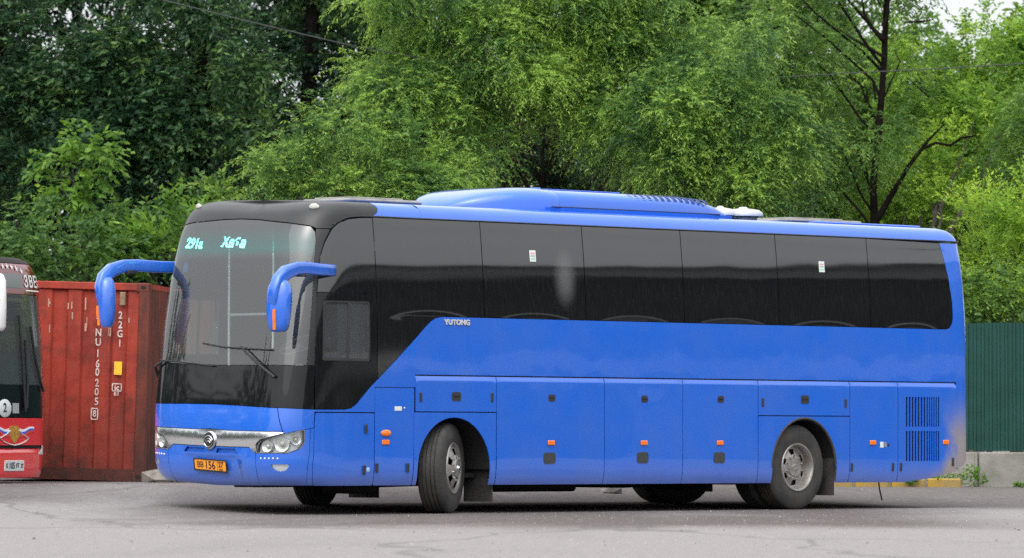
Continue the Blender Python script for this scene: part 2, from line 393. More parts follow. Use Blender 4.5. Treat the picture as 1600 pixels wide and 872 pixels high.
def clear_mat(name, tint, refl=1.5, haze=.06, strip=False, film=0.05):
    m = bpy.data.materials.new(name); m.use_nodes = True; n, l = m.node_tree.nodes, m.node_tree.links; n.clear()
    out = n.new('ShaderNodeOutputMaterial'); tr = n.new('ShaderNodeBsdfTransparent'); gl = n.new('ShaderNodeBsdfGlossy'); gl.inputs['Roughness'].default_value = .03
    fr = n.new('ShaderNodeFresnel'); ge = n.new('ShaderNodeNewGeometry'); fi = n.new('ShaderNodeMapRange'); fi.inputs[3].default_value = refl; fi.inputs[4].default_value = 1 / refl
    l.new(ge.outputs['Backfacing'], fi.inputs[0]); l.new(fi.outputs[0], fr.inputs[0])   # a thin pane reflects alike from both faces
    ms = n.new('ShaderNodeMixShader'); tr.inputs[0].default_value = (*tint, 1)
    df = n.new('ShaderNodeBsdfDiffuse'); df.inputs[0].default_value = (.55, .58, .58, 1); m1 = n.new('ShaderNodeMixShader'); m1.inputs[0].default_value = film
    if strip:       # the green sun band printed into the top of a windscreen
        tc = n.new('ShaderNodeTexCoord'); sp = n.new('ShaderNodeSeparateXYZ'); l.new(tc.outputs['Object'], sp.inputs[0])
        rp = n.new('ShaderNodeValToRGB'); mr = n.new('ShaderNodeMapRange'); mr.inputs[1].default_value = 2.9; mr.inputs[2].default_value = 3.3
        l.new(sp.outputs[2], mr.inputs[0]); l.new(mr.outputs[0], rp.inputs[0])
        e = rp.color_ramp.elements; e[0].position = .02; e[0].color = (*tint, 1); e[1].position = .98; e[1].color = (.02, .03, .03, 1)
        x = rp.color_ramp.elements.new(.28); x.color = (.10, .42, .38, 1); x = rp.color_ramp.elements.new(.62); x.color = (.05, .17, .16, 1)
        l.new(rp.outputs[0], tr.inputs[0])
        d2 = n.new('ShaderNodeValToRGB'); l.new(mr.outputs[0], d2.inputs[0]); e = d2.color_ramp.elements
        e[0].position = .02; e[0].color = (.55, .58, .58, 1); e[1].position = .95; e[1].color = (.16, .17, .17, 1)
        x = d2.color_ramp.elements.new(.27); x.color = (.12, .60, .55, 1)
        l.new(d2.outputs[0], df.inputs[0])
        fm = n.new('ShaderNodeMapRange'); fm.inputs[1].default_value = 0; fm.inputs[2].default_value = .3; fm.inputs[3].default_value = film; fm.inputs[4].default_value = film + .09
        l.new(mr.outputs[0], fm.inputs[0]); l.new(fm.outputs[0], m1.inputs[0])
    l.new(tr.outputs[0], m1.inputs[1]); l.new(df.outputs[0], m1.inputs[2])
    l.new(fr.outputs[0], ms.inputs[0]); l.new(m1.outputs[0], ms.inputs[1]); l.new(gl.outputs[0], ms.inputs[2]); l.new(ms.outputs[0], out.inputs[0])
    return m
WINDSCREEN = clear_mat("windscreen_glass", (.78, .85, .83), refl=2.1, strip=True, film=.04)
CLEAR = clear_mat("clear_glass", (.76, .80, .79), refl=1.85, film=.09)
LAMPGLASS = clear_mat("lamp_glass", (.92, .94, .94), refl=1.5, film=.02)
# ------------------------------------------------------------------ wheels
def wheel(parent, loc, rz, dual=False, flip=False, name='wheel'):
    """coach wheel whose outer face looks along local -Y"""
    M = Matrix.Rotation(math.pi, 4, 'Z') if flip else Matrix.Identity(4)
    rt = MB(); r = .523
    tread = [(-.15, .298), (-.158, .34), (-.160, .41), (-.150, .465), (-.138, .498), (-.122, .515), (-.112, r - .002)]
    for g in (-.075, -.027, .027, .075): tread += [(g - .008, r), (g - .006, r - .016), (g + .006, r - .016), (g + .008, r)]
    tread += [(.112, r - .002), (.122, .515), (.138, .498), (.150, .465), (.160, .41), (.158, .34), (.15, .298)]
    rt.lathe(tread, 72, M=M)
    w = rt.build(name + '_tyre' if False else 'tyre', RUBBER, None, smooth=45)
    root = link(name, None, None, parent, loc, (0, 0, rz)); w.parent = root
    rm = MB()
    def sk(i, k): return i in (5, 6) and (k % 10) in (4, 5, 6, 7)
    if dual: pf = [(-.150, .300), (-.162, .292), (-.158, .275), (-.135, .262), (-.060, .250), (-.055, .226), (-.068, .196), (-.085, .158), (-.094, .12), (-.112, .112), (-.114, .0)]
    else: pf = [(-.150, .300), (-.164, .292), (-.160, .272), (-.150, .258), (-.140, .250), (-.150, .228), (-.164, .196), (-.178, .158), (-.186, .12), (-.205, .100), (-.207, .0)]
    rm.lathe(pf, 60, M=M, skip=sk); rim = rm.build('rim', STEEL, root, smooth=40)
    bk = MB(); bk.lathe([(-.03, .262), (-.03, .0)], 40, M=M); bk.lathe([(-.04, .3), (.14, .3)], 40, M=M); bk.build('brake_drum', SUB, root)
    yc = pf[8][0]
    for k in range(10):
        a = 2 * math.pi * (k + .5) / 10; c = M @ Vector((.138 * math.cos(a), yc + .006, .138 * math.sin(a)))
        nb = MB(); nb.tube([c, c + (M.to_3x3() @ Vector((0, -.028, 0)))], .011, 6); nb.build('wheel_nut', CHROME, root)
    hb = MB(); hb.tube([M @ Vector((0, pf[-1][0] + .004, 0)), M @ Vector((0, pf[-1][0] - .022, 0))], [.040, .030], 16); hb.build('hub_cap', CHROME, root, smooth=50)
    if dual:
        r2 = MB(); r2.lathe(tread, 48, M=M @ Matrix.Translation((0, .34, 0)) if not flip else Matrix.Translation((0, -.34, 0)) @ M); t2 = r2.build('tyre', RUBBER, root, smooth=45)
    return root
# ------------------------------------------------------------------ the blue coach
BUS = thing('coach', 'large blue touring coach with black glass front and drooping blue mirrors, turning on the yard', 'coach', (-2.5028, 61.7951, 0), R(46.1248))
sk = Skin(BUS, lambda p: (p[0], p[1], p[2] + .056 * max(0., p[1] - 1.275)))   # the body leans slightly in the turn
BELT = 1.585; WB = 2.268; DRIP = 3.385
FW, RW = 2.645, 8.82
# black inner shell that shows in every joint; the windscreen and driver's window are left open
inner = MB()
def shell(*a, **k):
    V, F, _ = sk.panel('x', *a, None, th=.004, build=False, **k); inner.add(V, F)
shell([(.33, .33), (FW - .62, .33)] + arch(FW, .615, .51, .33)[1:-1] + [(FW + .62, .33), (RW - .62, .33)] + arch(RW, .615, .51, .33)[1:-1] + [(RW + .62, .33), (10.8, .34), (11.3, .39), (11.8, .45), (11.95, .50), (11.95, 3.38), (1.40, 3.38), (1.40, 1.25), (.33, 1.19)], off=-.018, gs=.5, gz=.3)
shell([(-2.9, .36), (.30, .36), (.30, 1.60), (-2.9, 1.60)], off=-.085, gs=.12, gz=.15)
mi = lambda P: [(-2.6 - a, z) for a, z in reversed(P)]
shell(mi([(1.33, .33), (FW - .62, .33)] + arch(FW, .615, .51, .33)[1:-1] + [(FW + .62, .33), (RW - .62, .33)] + arch(RW, .615, .51, .33)[1:-1] + [(RW + .62, .33), (10.8, .34), (11.3, .39), (11.95, .50), (11.95, 3.38), (1.33, 3.38)]), off=-.018, gs=.5, gz=.3)
inner.build('inner_shell', SUB, BUS)
def blue(name, P, holes=(), **k): return sk.panel(name, P, BLUE, holes, **k)
g = .006
# lower edge of the black glass on the near side (measured)
low = [(.30, 1.188), (.78, 1.190), (.90, 1.206), (.99, 1.244), (1.354, 1.493), (1.714, 1.767), (2.0, 1.992), (2.19, 2.150), (2.28, 2.215), (2.36, 2.252), (2.46, 2.268)]
rearw = [(11.70, WB), (11.78, 2.285), (11.83, 2.33), (11.858, 2.41), (11.862, 2.61), (11.819, 2.939), (11.756, 3.19), (11.69, 3.365)]
# upper side between belt line and windows, with the tail pillar
side_upper = [(.306, 1.165), (1.36, 1.165), (1.362, 1.452), (2.012, 1.452), (2.012, 1.600), (11.90, 1.600), (11.90, .50), (12.02, .53), (12.1, .60), (12.85, .60), (12.85, 3.37)] + [(11.70, 3.37)] + rearw[::-1][1:] + low[::-1]
blue('side_panel', side_upper, gs=.35, gz=.09, ed=.06, cols=[11.95 + .025 * k for k in range(19)])
DG = lambda a, z: .018 * (lambda t: t * t * (3 - 2 * t))(max(0., min(1., (1.600 - z) / .075))) - .006
dk = dict(gs=.3, gz=.10, ed=.05, offfn=DG, rows=(1.50, 1.515, 1.525, 1.535, 1.545, 1.555, 1.565, 1.575))
blue('driver_hatch', rnd([(.263, .33), (1.352, .33), (1.352, 1.152), (.316, 1.152), (.308, .70)], .02), gs=.1, gz=.12)
blue('service_door', rnd([(1.366, .33), (1.985, .33), (1.998, 1.444), (1.366, 1.444)], .02), gs=.3, gz=.12)
blue('wheel_arch_panel', arch_cut(FW, 1.992, 3.336, .335, 1.166), **dk)
blue('arch_hatch', [(2.014, 1.178), (3.340, 1.178), (3.340, BELT), (2.014, BELT)], **dk)
seams = [3.345, 5.19, 6.578, 7.955]
doors = []
for a, b in zip(seams, seams[1:]):
    doors.append(blue('luggage_door', [(a + g, .335), (b - g, .335), (b - g, BELT), (a + g, BELT)], **dk))
blue('wheel_arch_panel', arch_cut(RW, 7.955 + g, 9.685 - g, .335, 1.150, .595, .522), **dk)
blue('arch_hatch', [(7.955 + g, 1.162), (9.685 - g, 1.162), (9.685 - g, BELT), (7.955 + g, BELT)], **dk)
blue('rear_service_door', [(9.685 + g, .335), (10.62 - g, .335), (10.62 - g, BELT), (9.685 + g, BELT)], **dk)
slots = []
for z0, z1 in ((.595, .975), (1.03, 1.405)):
    for k in range(13):
        x = 10.775 + k * .0585; slots.append([(x, z0), (x + .036, z0), (x + .036, z1), (x, z1)])
eng = blue('engine_door', [(10.62 + g, .335), (10.78, .337), (11.24, .375), (11.72, .43), (11.89, .475), (11.89, BELT - .04), (11.86, BELT), (10.62 + g, BELT)], holes=slots, **dk)
for q in slots:
    sl = MB(); M = sk.frame((q[0][0] + q[1][0]) / 2, (q[0][1] + q[2][1]) / 2, -.006); sl.box((0, 0, 0), (.022, q[2][1] - q[0][1], .003), M=M @ Matrix.Rotation(.6, 4, 'Y')); o = sl.build('vent_slat', BLUE, eng)
# nose: bonnet lid, bumper centre, bumper corners, chrome bar
bl = [(-1.332, 1.250), (-.75, 1.232), (-.183, 1.204), (.30, 1.188)]
def full(P): return P        # the nose outlines below run from the right corner to the near one
nose_top = [(-2.6 - a, z) for a, z in bl[::-1]][:-1] + bl
nz = lambda s_: float(np.interp(s_, [p[0] for p in nose_top], [p[1] for p in nose_top]))
lidn = [(-1.3, .975), (-.936, .957), (-.08, .942), (-.128, 1.08), (-.160, nz(-.16)), (-.75, 1.232)]
lid = lidn + [(-1.3, 1.249)] + [(-2.6 - a, z) for a, z in lidn[:0:-1]]
blue('bonnet_lid', lid, gs=.1, gz=.07, ed=.06)
hl = [(-.427, .698), (-.402, .791), (-.361, .838), (-.041, .915), (.186, .961), (.186, .814), (.125, .749), (-.018, .699)]
for m_ in (0, 1):
    f = (lambda P: P) if not m_ else mi
    # upper bumper corner: from the lid seam round to the hatch seam
    top = [(.30, 1.188), (.232, 1.190), (-.150, 1.205), (-.118, 1.08), (-.068, .942), (-.068, .918), (-.041, .923), (.192, .969), (.300, .985)]
    blue('nose_corner', f(top), gs=.07, gz=.06, ed=.04)
    low_c = [(.256, .972), (.192, .962), (.192, .812), (.130, .742), (-.016, .692), (-.432, .692), (-.432, .60), (-.432, .333), (.178, .333), (.243, .685)]
    blue('corner_strip', f([(.184, .333), (.256, .333), (.300, .700), (.305, .978), (.264, .974), (.250, .685)]), gs=.05, gz=.08, ed=.04)
    fogh = [(-.218 + .109 + .109 * math.cos(t), .569 + (.080 if math.sin(t) < 0 else .004) * math.sin(t)) for t in [2 * math.pi * i / 16 for i in range(16)]]
    blue('bumper_corner', f(low_c), holes=[f(fogh)], gs=.07, gz=.06, ed=.04)
    hr = sk.panel('headlight', f(hl), LENS_IN, off=-.062, th=.002, gs=.06, gz=.05, ed=.04)
    sk.panel('lamp_cover', f(hl), LAMPGLASS, off=.002, th=.03, gs=.06, gz=.05, ed=.03, parent=hr)
    rim_ = [(a * 1., z) for a, z in hl]; cx, cz = -.08, .81
    big = [(cx + (a - cx) * 1.01, cz + (z - cz) * 1.02) for a, z in hl]; sm = [(cx + (a - cx) * .985, cz + (z - cz) * .965) for a, z in hl]
    sk.panel('lamp_bezel', f(big), mat('bezel_grey', (.20, .21, .22), rough=.4), holes=[f(sm)], off=.001, th=.02, gs=.1, gz=.1, ed=.04, parent=hr)
    for a, z, r_ in ((-.275, .775, .060), (-.085, .800, .078), (.085, .850, .052)):
        aa = -2.6 - a if m_ else a
        mb = MB(); M = sk.frame(aa, z, -.012)
        mb.lathe([(-.045, .004), (-.040, r_ * .35), (-.026, r_ * .72), (0, r_), (.003, r_ * 1.10), (-.006, r_ * 1.16), (-.05, r_ * 1.18)], 28, M=M @ Matrix.Rotation(R(90), 4, 'X'))
        mb.build('reflector_bowl', mat('bowl_silver', (.80, .82, .83), rough=.22, metal=.6), hr, smooth=60)
        b2 = MB(); b2.lathe([(-.004, .001), (-.008, r_ * .28), (-.018, r_ * .36), (-.040, r_ * .38)], 16, M=M @ Matrix.Rotation(R(90), 4, 'X')); b2.build('bulb', WHITE, hr, smooth=60)
    fg = sk.panel('fog_lamp', f(fogh), LENS_IN, off=-.016, th=.002, gs=.05, gz=.03, ed=.03)
    sk.panel('lamp_cover', f(fogh), LAMPGLASS, off=-.004, th=.004, gs=.05, gz=.03, ed=.03, parent=fg)
    for k in range(5):
        aa = -.355 + k * .055; aa = -2.6 - aa if m_ else aa
        sk.oval('led_dot', aa, .637, .011, .012, .008, LENS_IN, n=8)
# chrome bar tapering into both lamps
chn = [(-1.3, .779), (-.9, .772), (-.54, .768), (-.445, .702), (-.432, .790), (-.368, .848), (-.06, .925), (-.085, .934), (-.936, .950)]
ch = chn + [(-1.3, .968)] + [(-2.6 - a, z) for a, z in chn[:0:-1]]
sk.panel('chrome_bar', ch, CHROME, off=.004, th=.02, gs=.12, gz=.05, ed=.05, offfn=lambda a, z: .014 * math.sin(max(0, min(1, (z - .76) / .2)) * math.pi))
cb = [(-2.160, .33), (-.440, .33), (-.440, .695), (-.54, .760), (-.9, .764), (-1.3, .771), (-1.7, .764), (-2.06, .760), (-2.160, .695)]
r2 = [(-1.19, .700), (-.74, .690), (-.80, .748), (-1.16, .752)]; r1 = mi(r2)
blue('bumper', cb, holes=[r1, r2], gs=.09, gz=.05, ed=.05, offfn=lambda a, z: -.030 * max(0, min(1, (.66 - z) / .03)) * max(0, min(1, (z - .40) / .03)) * max(0, min(1, (a + 1.86) / .04)) * max(0, min(1, (-.70 - a) / .04)))
blue('intake', rnd(r1, .01), off=-.03, gs=.1, gz=.05); blue('intake', rnd(r2, .01), off=-.03, gs=.1, gz=.05)
# emblem on the chrome bar: dark disc with a ring and three stacked arcs
em = sk.oval('emblem', -1.287, .842, .098, .104, .020, CHROME, off=.018, n=32, dome=.9)
M = sk.frame(-1.287, .842, .040)
dd = MB(); dd.loft([[M @ Vector((.082 * q * math.cos(2 * math.pi * i / 28), .088 * q * math.sin(2 * math.pi * i / 28), h_)) for i in range(28)] for q, h_ in ((1, -.001), (1, .002), (.05, .003))]).build('emblem_field', INK, em)
for r_, y_ in ((.070, -.015), (.050, -.026), (.030, -.036)):
    ab = MB(); ab.tube([M @ Vector((r_ * math.cos(t), y_ + r_ * .95 * math.sin(t), .006)) for t in [math.pi * (.08 + .84 * i / 14) for i in range(15)]], .006, 6); ab.build('emblem_arc', CHROME, em, smooth=60)
ab = MB(); ab.tube([M @ Vector((.068 * math.cos(t), -.01 + .066 * math.sin(t), .006)) for t in [math.pi * (1.1 + .8 * i / 14) for i in range(15)]], .005, 6); ab.build('emblem_arc', CHROME, em, smooth=60)
# number plate
pl = sk.piece('number_plate', -1.31, .558, .53, .125, .012, ORANGE_PLATE, off=-.010, bev=.004)
fr_ = MB(); M = sk.frame(-1.31, .558, .0)
for x, y, w, h in ((0, .064, .545, .010), (0, -.064, .545, .016), (.268, 0, .010, .13), (-.268, 0, .010, .13)): fr_.box((x, y, .004), (w, h, .010), M=M)
fr_.build('plate_frame', INK, pl)
for t_, dx, sz in (('ВВ', -.165, .088), ('156', -.005, .125), ('27', .175, .085)):
    me = text_mesh(t_, sz, .001, .0015)
    for v in me.vertices: v.co = sk.frame(-1.31 , .558, .004) @ Vector((v.co.x * .95 + dx, v.co.y + (.012 if t_ == '27' else -.004), v.co.z))
    link('plate_number', me, INK, pl)
me = text_mesh('RUS', .030, .001, .0005)
for v in me.vertices: v.co = sk.frame(-1.31, .558, .004) @ Vector((v.co.x + .175, v.co.y - .043, v.co.z))
link('plate_number', me, INK, pl)
lb = MB(); lb.box((.118, 0, .004), (.003, .11, .002), M=sk.frame(-1.31, .558, .0)); lb.build('plate_divider', INK, pl)
# windscreen and black glass
wtop = [(-2.453, 3.372), (-1.72, 3.379), (-1.3, 3.368), (-.88, 3.35), (-.324, 3.303), (.03, 3.262), (.105, 3.21), (.135, 3.12)]
wtop = [(-2.745, 3.10), (-2.715, 3.20), (-2.63, 3.262), (-2.276, 3.303), (-1.72, 3.350), (-1.3, 3.368), (-.88, 3.350), (-.324, 3.303), (.03, 3.262), (.115, 3.20), (.145, 3.10)]
ws = [(-2.735, 1.69), (-1.3, 1.70), (.15, 1.69)] + wtop[::-1]
wso = sk.panel('windscreen', ws, WINDSCREEN, off=-.002, th=.006, gs=.09, gz=.09, ed=.07)
band = [(-2.95, 1.215)] + [(a, z + .006) for a, z in nose_top[1:-1]] + [(.27, nz(.27) + .008), (.262, 1.684), (.15, 1.684), (-1.3, 1.694), (-2.735, 1.684), (-2.95, 1.684)]
band = sorted([], key=lambda x: x) or band
sk.panel('lower_windscreen_band', [(-2.87, nz(-2.87) + .007)] + [(a, z + .007) for a, z in nose_top if -2.8 < a < .2] + [(.285, nz(.285) + .007), (.255, 1.684), (.15, 1.684), (-1.3, 1.694), (-2.735, 1.684), (-2.84, 1.684)], FRIT, gs=.1, gz=.1, ed=.07)
for m_ in (0, 1):
    f = (lambda P: P) if not m_ else mi
    sk.panel('windscreen_pillar', f([(.155, 1.69), (.250, 1.69), (.200, 2.56), (.225, 2.93), (.275, 3.09), (.34, 3.20), (.36, 3.235), (.12, 3.235), (.150, 3.11), (.152, 2.5)]), BLACK_PAINT, off=.0, gs=.06, gz=.1, ed=.06)
# black front cap over the windscreen, its crown as separate mesh rows up to the roof top
capP = [(a, z + .010) for a, z in wtop[::1] if z > 3.15]
cap_poly = [(-2.95, 3.245), (-2.72, 3.245)] + [(a, z + .012) for a, z in wtop if z > 3.25] + [(.12, 3.245), (.37, 3.245), (.42, 3.27), (.50, 3.31), (.62, 3.345), (.767, 3.372), (1.1, 3.392), (1.40, 3.398), (1.48, 3.44), (1.52, 3.50), (1.50, 3.563)] + [(-4.10, 3.563), (-4.12, 3.50), (-4.08, 3.44), (-4.0, 3.398), (-3.7, 3.392), (-3.367, 3.372), (-3.22, 3.345), (-3.1, 3.31), (-3.02, 3.27), (-2.97, 3.245)]
sk.panel('front_cap', cap_poly, BLACK_PAINT, gs=20, gz=2, ed=.06, rows=(3.27, 3.29, 3.31, 3.33, 3.35, 3.37, 3.39, 3.405, 3.42, 3.435, 3.45, 3.465, 3.48, 3.495, 3.508, 3.52, 3.531, 3.541, 3.549, 3.556))
RZ = (3.42, 3.435, 3.45, 3.465, 3.48, 3.495, 3.508, 3.52, 3.531, 3.541, 3.549, 3.556)
# roof: blue rail from the drip line up, then the crown
for m_ in (0, 1):
    f = (lambda P: P) if not m_ else mi
    V, F, NR = sk.panel('x', f([(1.41, 3.402), (2.2, 3.402), (2.2, 3.563), (1.51, 3.563), (1.528, 3.50), (1.488, 3.44)]), BLUE, gs=20, gz=2, ed=.06, rows=RZ, build=False)
    k0 = len(V); zs_ = [3.402] + list(RZ) + [3.563]; as_ = [2.2] + list(np.arange(2.6, 11.8, .4)) + list(np.arange(11.8, 12.6, .03)) + [12.7, 12.85, 13.05]
    for a in as_:
        for z in zs_:
            a_ = a if not m_ else -2.6 - a; e = .006; x = sk.pt(a_ + e, z) - sk.pt(a_ - e, z); y = sk.pt(a_, z + e) - sk.pt(a_, z - e); V.append(sk.pt(a_, z)); NR.append(x.cross(y).normalized())
    w_ = len(zs_)
    for i in range(len(as_) - 1):
        for j in range(w_ - 1):
            q = (k0 + i * w_ + j, k0 + (i + 1) * w_ + j, k0 + (i + 1) * w_ + j + 1, k0 + i * w_ + j + 1); F.append(q[::-1] if m_ else q)
    mesh('roof_rail', V, F, BLUE, BUS, normals=NR)
    # drip gutter
    gt = MB(); gt.tube([sk.pt(a if not m_ else -2.6 - a, z, .004) for a, z in [(.40, 3.285), (.50, 3.325), (.62, 3.36), (.767, 3.380), (1.1, 3.394), (1.5, 3.398)] + [(a, 3.396) for a in np.linspace(2, 12.1, 22)]], .009, 6)
    gt.build('drip_rail', INK, BUS, smooth=60)
crown = MB(); V, F = [], []
ss = list(np.linspace(1.3, -1.3, 15)) ; pts = []
cu = list(np.linspace(0, 1, 9))
loop = [surf(a, 3.563) for a in [12.9, 12.7] + list(np.arange(12.58, 11.8, -.03)) + list(np.arange(11.8, 1.6, -.4)) + [1.5]] + [surf(a, 3.563) for a in np.linspace(1.3, -1.3, 50)]
for p in loop:
    for t in cu: V.append((p[0], p[1] + (1.275 - p[1]) * t, 3.563 + .035 * (1 - (1 - t) ** 2)))
m_ = len(cu)
for i in range(len(loop) - 1):
    for j in range(m_ - 1): F.append((i * m_ + j, i * m_ + m_ + j, i * m_ + m_ + j + 1, i * m_ + j + 1))
k = len(V); V += [(x, 2.55 - y, z + .056 * (1.275 - y)) for x, y, z in V]; F += [tuple(i + k for i in reversed(q)) for q in F]
Ff = [q for q in F if sum(V[i][0] for i in q) / 4 < 1.5]; Fr = [q for q in F if sum(V[i][0] for i in q) / 4 >= 1.5]
mesh('roof', V, Fr, BLUE, BUS, smooth=True); mesh('cap_top', V, Ff, BLACK_PAINT, BUS, smooth=True)
# side glazing
xs = [1.402, 3.156, 4.886, 6.628, 8.37, 10.11]
def zlow(a): return float(np.interp(a, [p[0] for p in low] + [12], [p[1] for p in low] + [WB]))
for m_ in (0, 1):
    f = (lambda P: P) if not m_ else mi
    def P_(a, b): 
        pts = [(a, zlow(a) + .008)] + [(x, z + .008) for x, z in low if a < x < b] + [(b, zlow(b) + .008), (b, DRIP), (a, DRIP)]
        return pts
    def bulge(a0, a1, zb=2.275):
        # toughened panes curl in slightly along the lower edge
        def fn(a, z):
            aa = a if a > -1.3 else -2.6 - a
            t = max(0., min(1., (aa - a0) / (a1 - a0))); d = min(.115, max(0., zb + .035 + .085 * math.sin(math.pi * t) ** .6 - z)) if .04 < t < .96 else 0.
            return -.34 * d * d * math.sin(math.pi * t) ** .5
        return fn
    RW_ = (2.29, 2.305, 2.32, 2.335, 2.35, 2.365, 2.38, 2.395, 2.41)
    for i in range(5):
        sk.panel('side_window', f(P_(xs[i] + g, xs[i + 1] - g)), PANE, gs=.25, gz=.10, ed=.06, rows=RW_, offfn=bulge(xs[i] + .12, xs[i + 1] - .12))
    sk.panel('side_window', f([(10.11 + g, WB + .008)] + [(x - .008, z + .008) for x, z in rearw[:-1]] + [(11.685, DRIP - .02), (10.11 + g, DRIP)]), PANE, gs=.25, gz=.10, ed=.06, rows=RW_, offfn=bulge(10.3, 11.6))
    # quarter glass ahead of the first pane: upper light, driver's window with two sliding panes, lower black panel
    zt = 2.50
    fro = [(.262, 1.70), (.212, 2.5), (.235, 2.93), (.29, 3.08), (.40, 3.245), (.52, 3.315), (.76, 3.362), (1.1, 3.380), (1.396, 3.385), (1.396, 2.515), (.212, 2.515)]
    up = [(.214, 2.52), (.237, 2.93), (.295, 3.08), (.405, 3.240), (.52, 3.305), (.76, 3.355), (1.1, 3.374), (1.396, 3.380), (1.396, 2.52)]
    sk.panel('quarter_window', f(up[::-1]), PANE, gs=.1, gz=.1, ed=.05)
    wl_ = [(.36, 1.745), (1.30, 1.745), (1.30, 2.43), (.31, 2.43)]
    lowp = [(.306, 1.197), (.78, 1.198), (.90, 1.214), (.985, 1.252), (1.345, 1.500), (1.396, 1.541), (1.396, 2.508), (.214, 2.508), (.262, 1.70)]
    sk.panel('window_surround', f(lowp), FRIT, holes=[f(wl_)], gs=.1, gz=.1, ed=.05)
    wf = sk.panel('driver_window' if not m_ else 'door_window', f(rnd(wl_, .04)), PLASTIC, holes=[f(rnd([(.385, 1.775), (.79, 1.775), (.79, 2.405), (.345, 2.405)], .05)), f(rnd([(.835, 1.775), (1.27, 1.775), (1.27, 2.405), (.835, 2.405)], .05))], off=-.010, th=.025, gs=.2, gz=.1, ed=.05)
    sk.panel('pane', f([(.34, 1.76), (.80, 1.76), (.80, 2.42), (.33, 2.42)]), CLEAR, off=-.022, th=.004, gs=.15, gz=.15, parent=wf)
    sk.panel('pane', f([(.82, 1.76), (1.29, 1.76), (1.29, 2.42), (.82, 2.42)]), CLEAR, off=-.016, th=.004, gs=.15, gz=.15, parent=wf)
# right-hand flank (turned away): plain panels
for P, nm in (([(1.36, 1.6), (11.90, 1.6), (12.85, 1.6), (12.85, 3.37), (11.70, 3.37)] + rearw[::-1][1:] + low[::-1][:-5] , 'side_panel'), (arch_cut(FW, 1.36, 3.34, .335, BELT), 'wheel_arch_panel'), ([(3.35, .335), (7.95, .335), (7.95, BELT), (3.35, BELT)], 'luggage_door'), (arch_cut(RW, 7.96, 9.68, .335, BELT, .595, .522), 'wheel_arch_panel'), ([(9.69, .335), (10.78, .337), (11.9, .475), (11.9, BELT), (9.69, BELT)], 'engine_door'), ([(.312, .33), (1.352, .33), (1.352, 1.5), (.9, 1.19), (.312, 1.16)], 'passenger_door')):
    blue(nm, mi(P), gs=.4, gz=.15, ed=.1)
tailp = MB(); V, F = [], []
zz_ = [.50, .60, .8, 1.2, 1.6, 2.0, 2.4, 2.8, 3.1, 3.25, 3.39, 3.45, 3.5, 3.54, 3.563]
aa_ = list(np.linspace(12.80, 13.1, 8))
for z in zz_:
    row = [surf(a, z, -.001) for a in aa_]; V += row + [(x, 2.55 - y, zq) for x, y, zq in row[::-1]]
w_ = 16
for i in range(len(zz_) - 1):
    for j in range(w_ - 1): F.append((i * w_ + j, i * w_ + j + 1, i * w_ + w_ + j + 1, i * w_ + w_ + j))
mesh('tail_panel', V, F, BLUE, BUS, smooth=True)
# fittings along the near side
for a, z in ((1.189, .975), (1.156, .51), (1.389, .532), (1.886, .533), (2.089, 1.342), (3.267, 1.346), (8.038, 1.319), (9.602, 1.319), (9.725, .521), (10.523, .522), (10.68, .522), (11.82, .585)):
    h_ = sk.piece('hinge', a, z, .042, .105, .010, PLASTIC, off=.011, bev=.006)
def handle(a, z, w, h, name='door_latch'):
    o = sk.panel(name, rnd([(a - w / 2, z - h / 2), (a + w / 2, z - h / 2), (a + w / 2, z + h / 2), (a - w / 2, z + h / 2)], .03), PLASTIC, off=.016, th=.012, gs=.2, gz=.2, ed=.03)
    sk.piece('latch_lever', a, z + h * .12, w * .62, h * .3, .010, INK, o, off=.016, bev=.004); return o
handle(2.676, 1.352, .150, .105); handle(8.828, 1.358, .150, .105)
for a, z in ((4.279, 1.346), (5.895, 1.344), (7.265, 1.351)): handle(a, z, .115, .082)
for a, z in ((4.242, .64), (5.862, .644), (7.237, .643)):
    sk.panel('rubber_pad', rnd([(a - .10, z - .065), (a + .10, z - .065), (a + .10, z + .065), (a - .10, z + .065)], .04), mat('rubber_pad', (.05, .055, .055), rough=.8, var=.4, vscale=40), off=.018, th=.012, gs=.2, gz=.2, ed=.03)
for a, z in ((4.263, .819), (5.879, .82), (7.247, .822), (10.121, .828), (11.66, .835), (1.532, .823)):
    sk.piece('side_marker', a, z, .118, .055, .014, ORANGE, off=.014 if a > 2 else .0, bev=.006)
sk.oval('side_indicator', 1.538, .927, .078, .038, .028, ORANGE)
sk.piece('lock_plate', 1.736, 1.207, .115, .050, .006, STICK, bev=.003); sk.oval('keyhole', 1.84, 1.212, .014, .014, .006, CHROME, n=10)
sk.oval('round_badge', 1.248, .51, .028, .028, .005, mat('pale_blue_print', (.35, .55, .85), rough=.5), n=16)
sk.piece('data_plate', 10.30, .801, .065, .072, .005, STICK, off=.013, bev=.002); sk.piece('filler_badge', 10.37, .801, .045, .060, .005, mat('grey_badge', (.25, .25, .24)), off=.013, bev=.002); sk.oval('keyhole', 10.43, .80, .02, .02, .008, INK, off=.012, n=10)
sk.panel('filler_flap', rnd([(10.26, .70), (10.47, .70), (10.47, .90), (10.26, .90)], .02), BLUE, off=.0135, th=.004, gs=.2, gz=.2, ed=.05)
for a, z in ((4.01, 3.013), (9.214, 3.011)):
    st = sk.piece('window_sticker', a, z, .105, .135, .003, STICK, off=.001, bev=.001)
    for dy, c_ in ((.03, (.7, .35, .35)), (0, (.35, .45, .4)), (-.035, (.3, .6, .5))): sk.piece('sticker_print', a, z + dy, .07, .02, .001, mat('print%d' % (dy * 1000), c_), st, off=.004, bev=0)
sk.text('name_lettering', 'YUTONG', 2.70, 2.208, .085, mat('silver_letters', (.55, .55, .52), rough=.4), off=.006, depth=.005, bold=.003, sx=1.15)
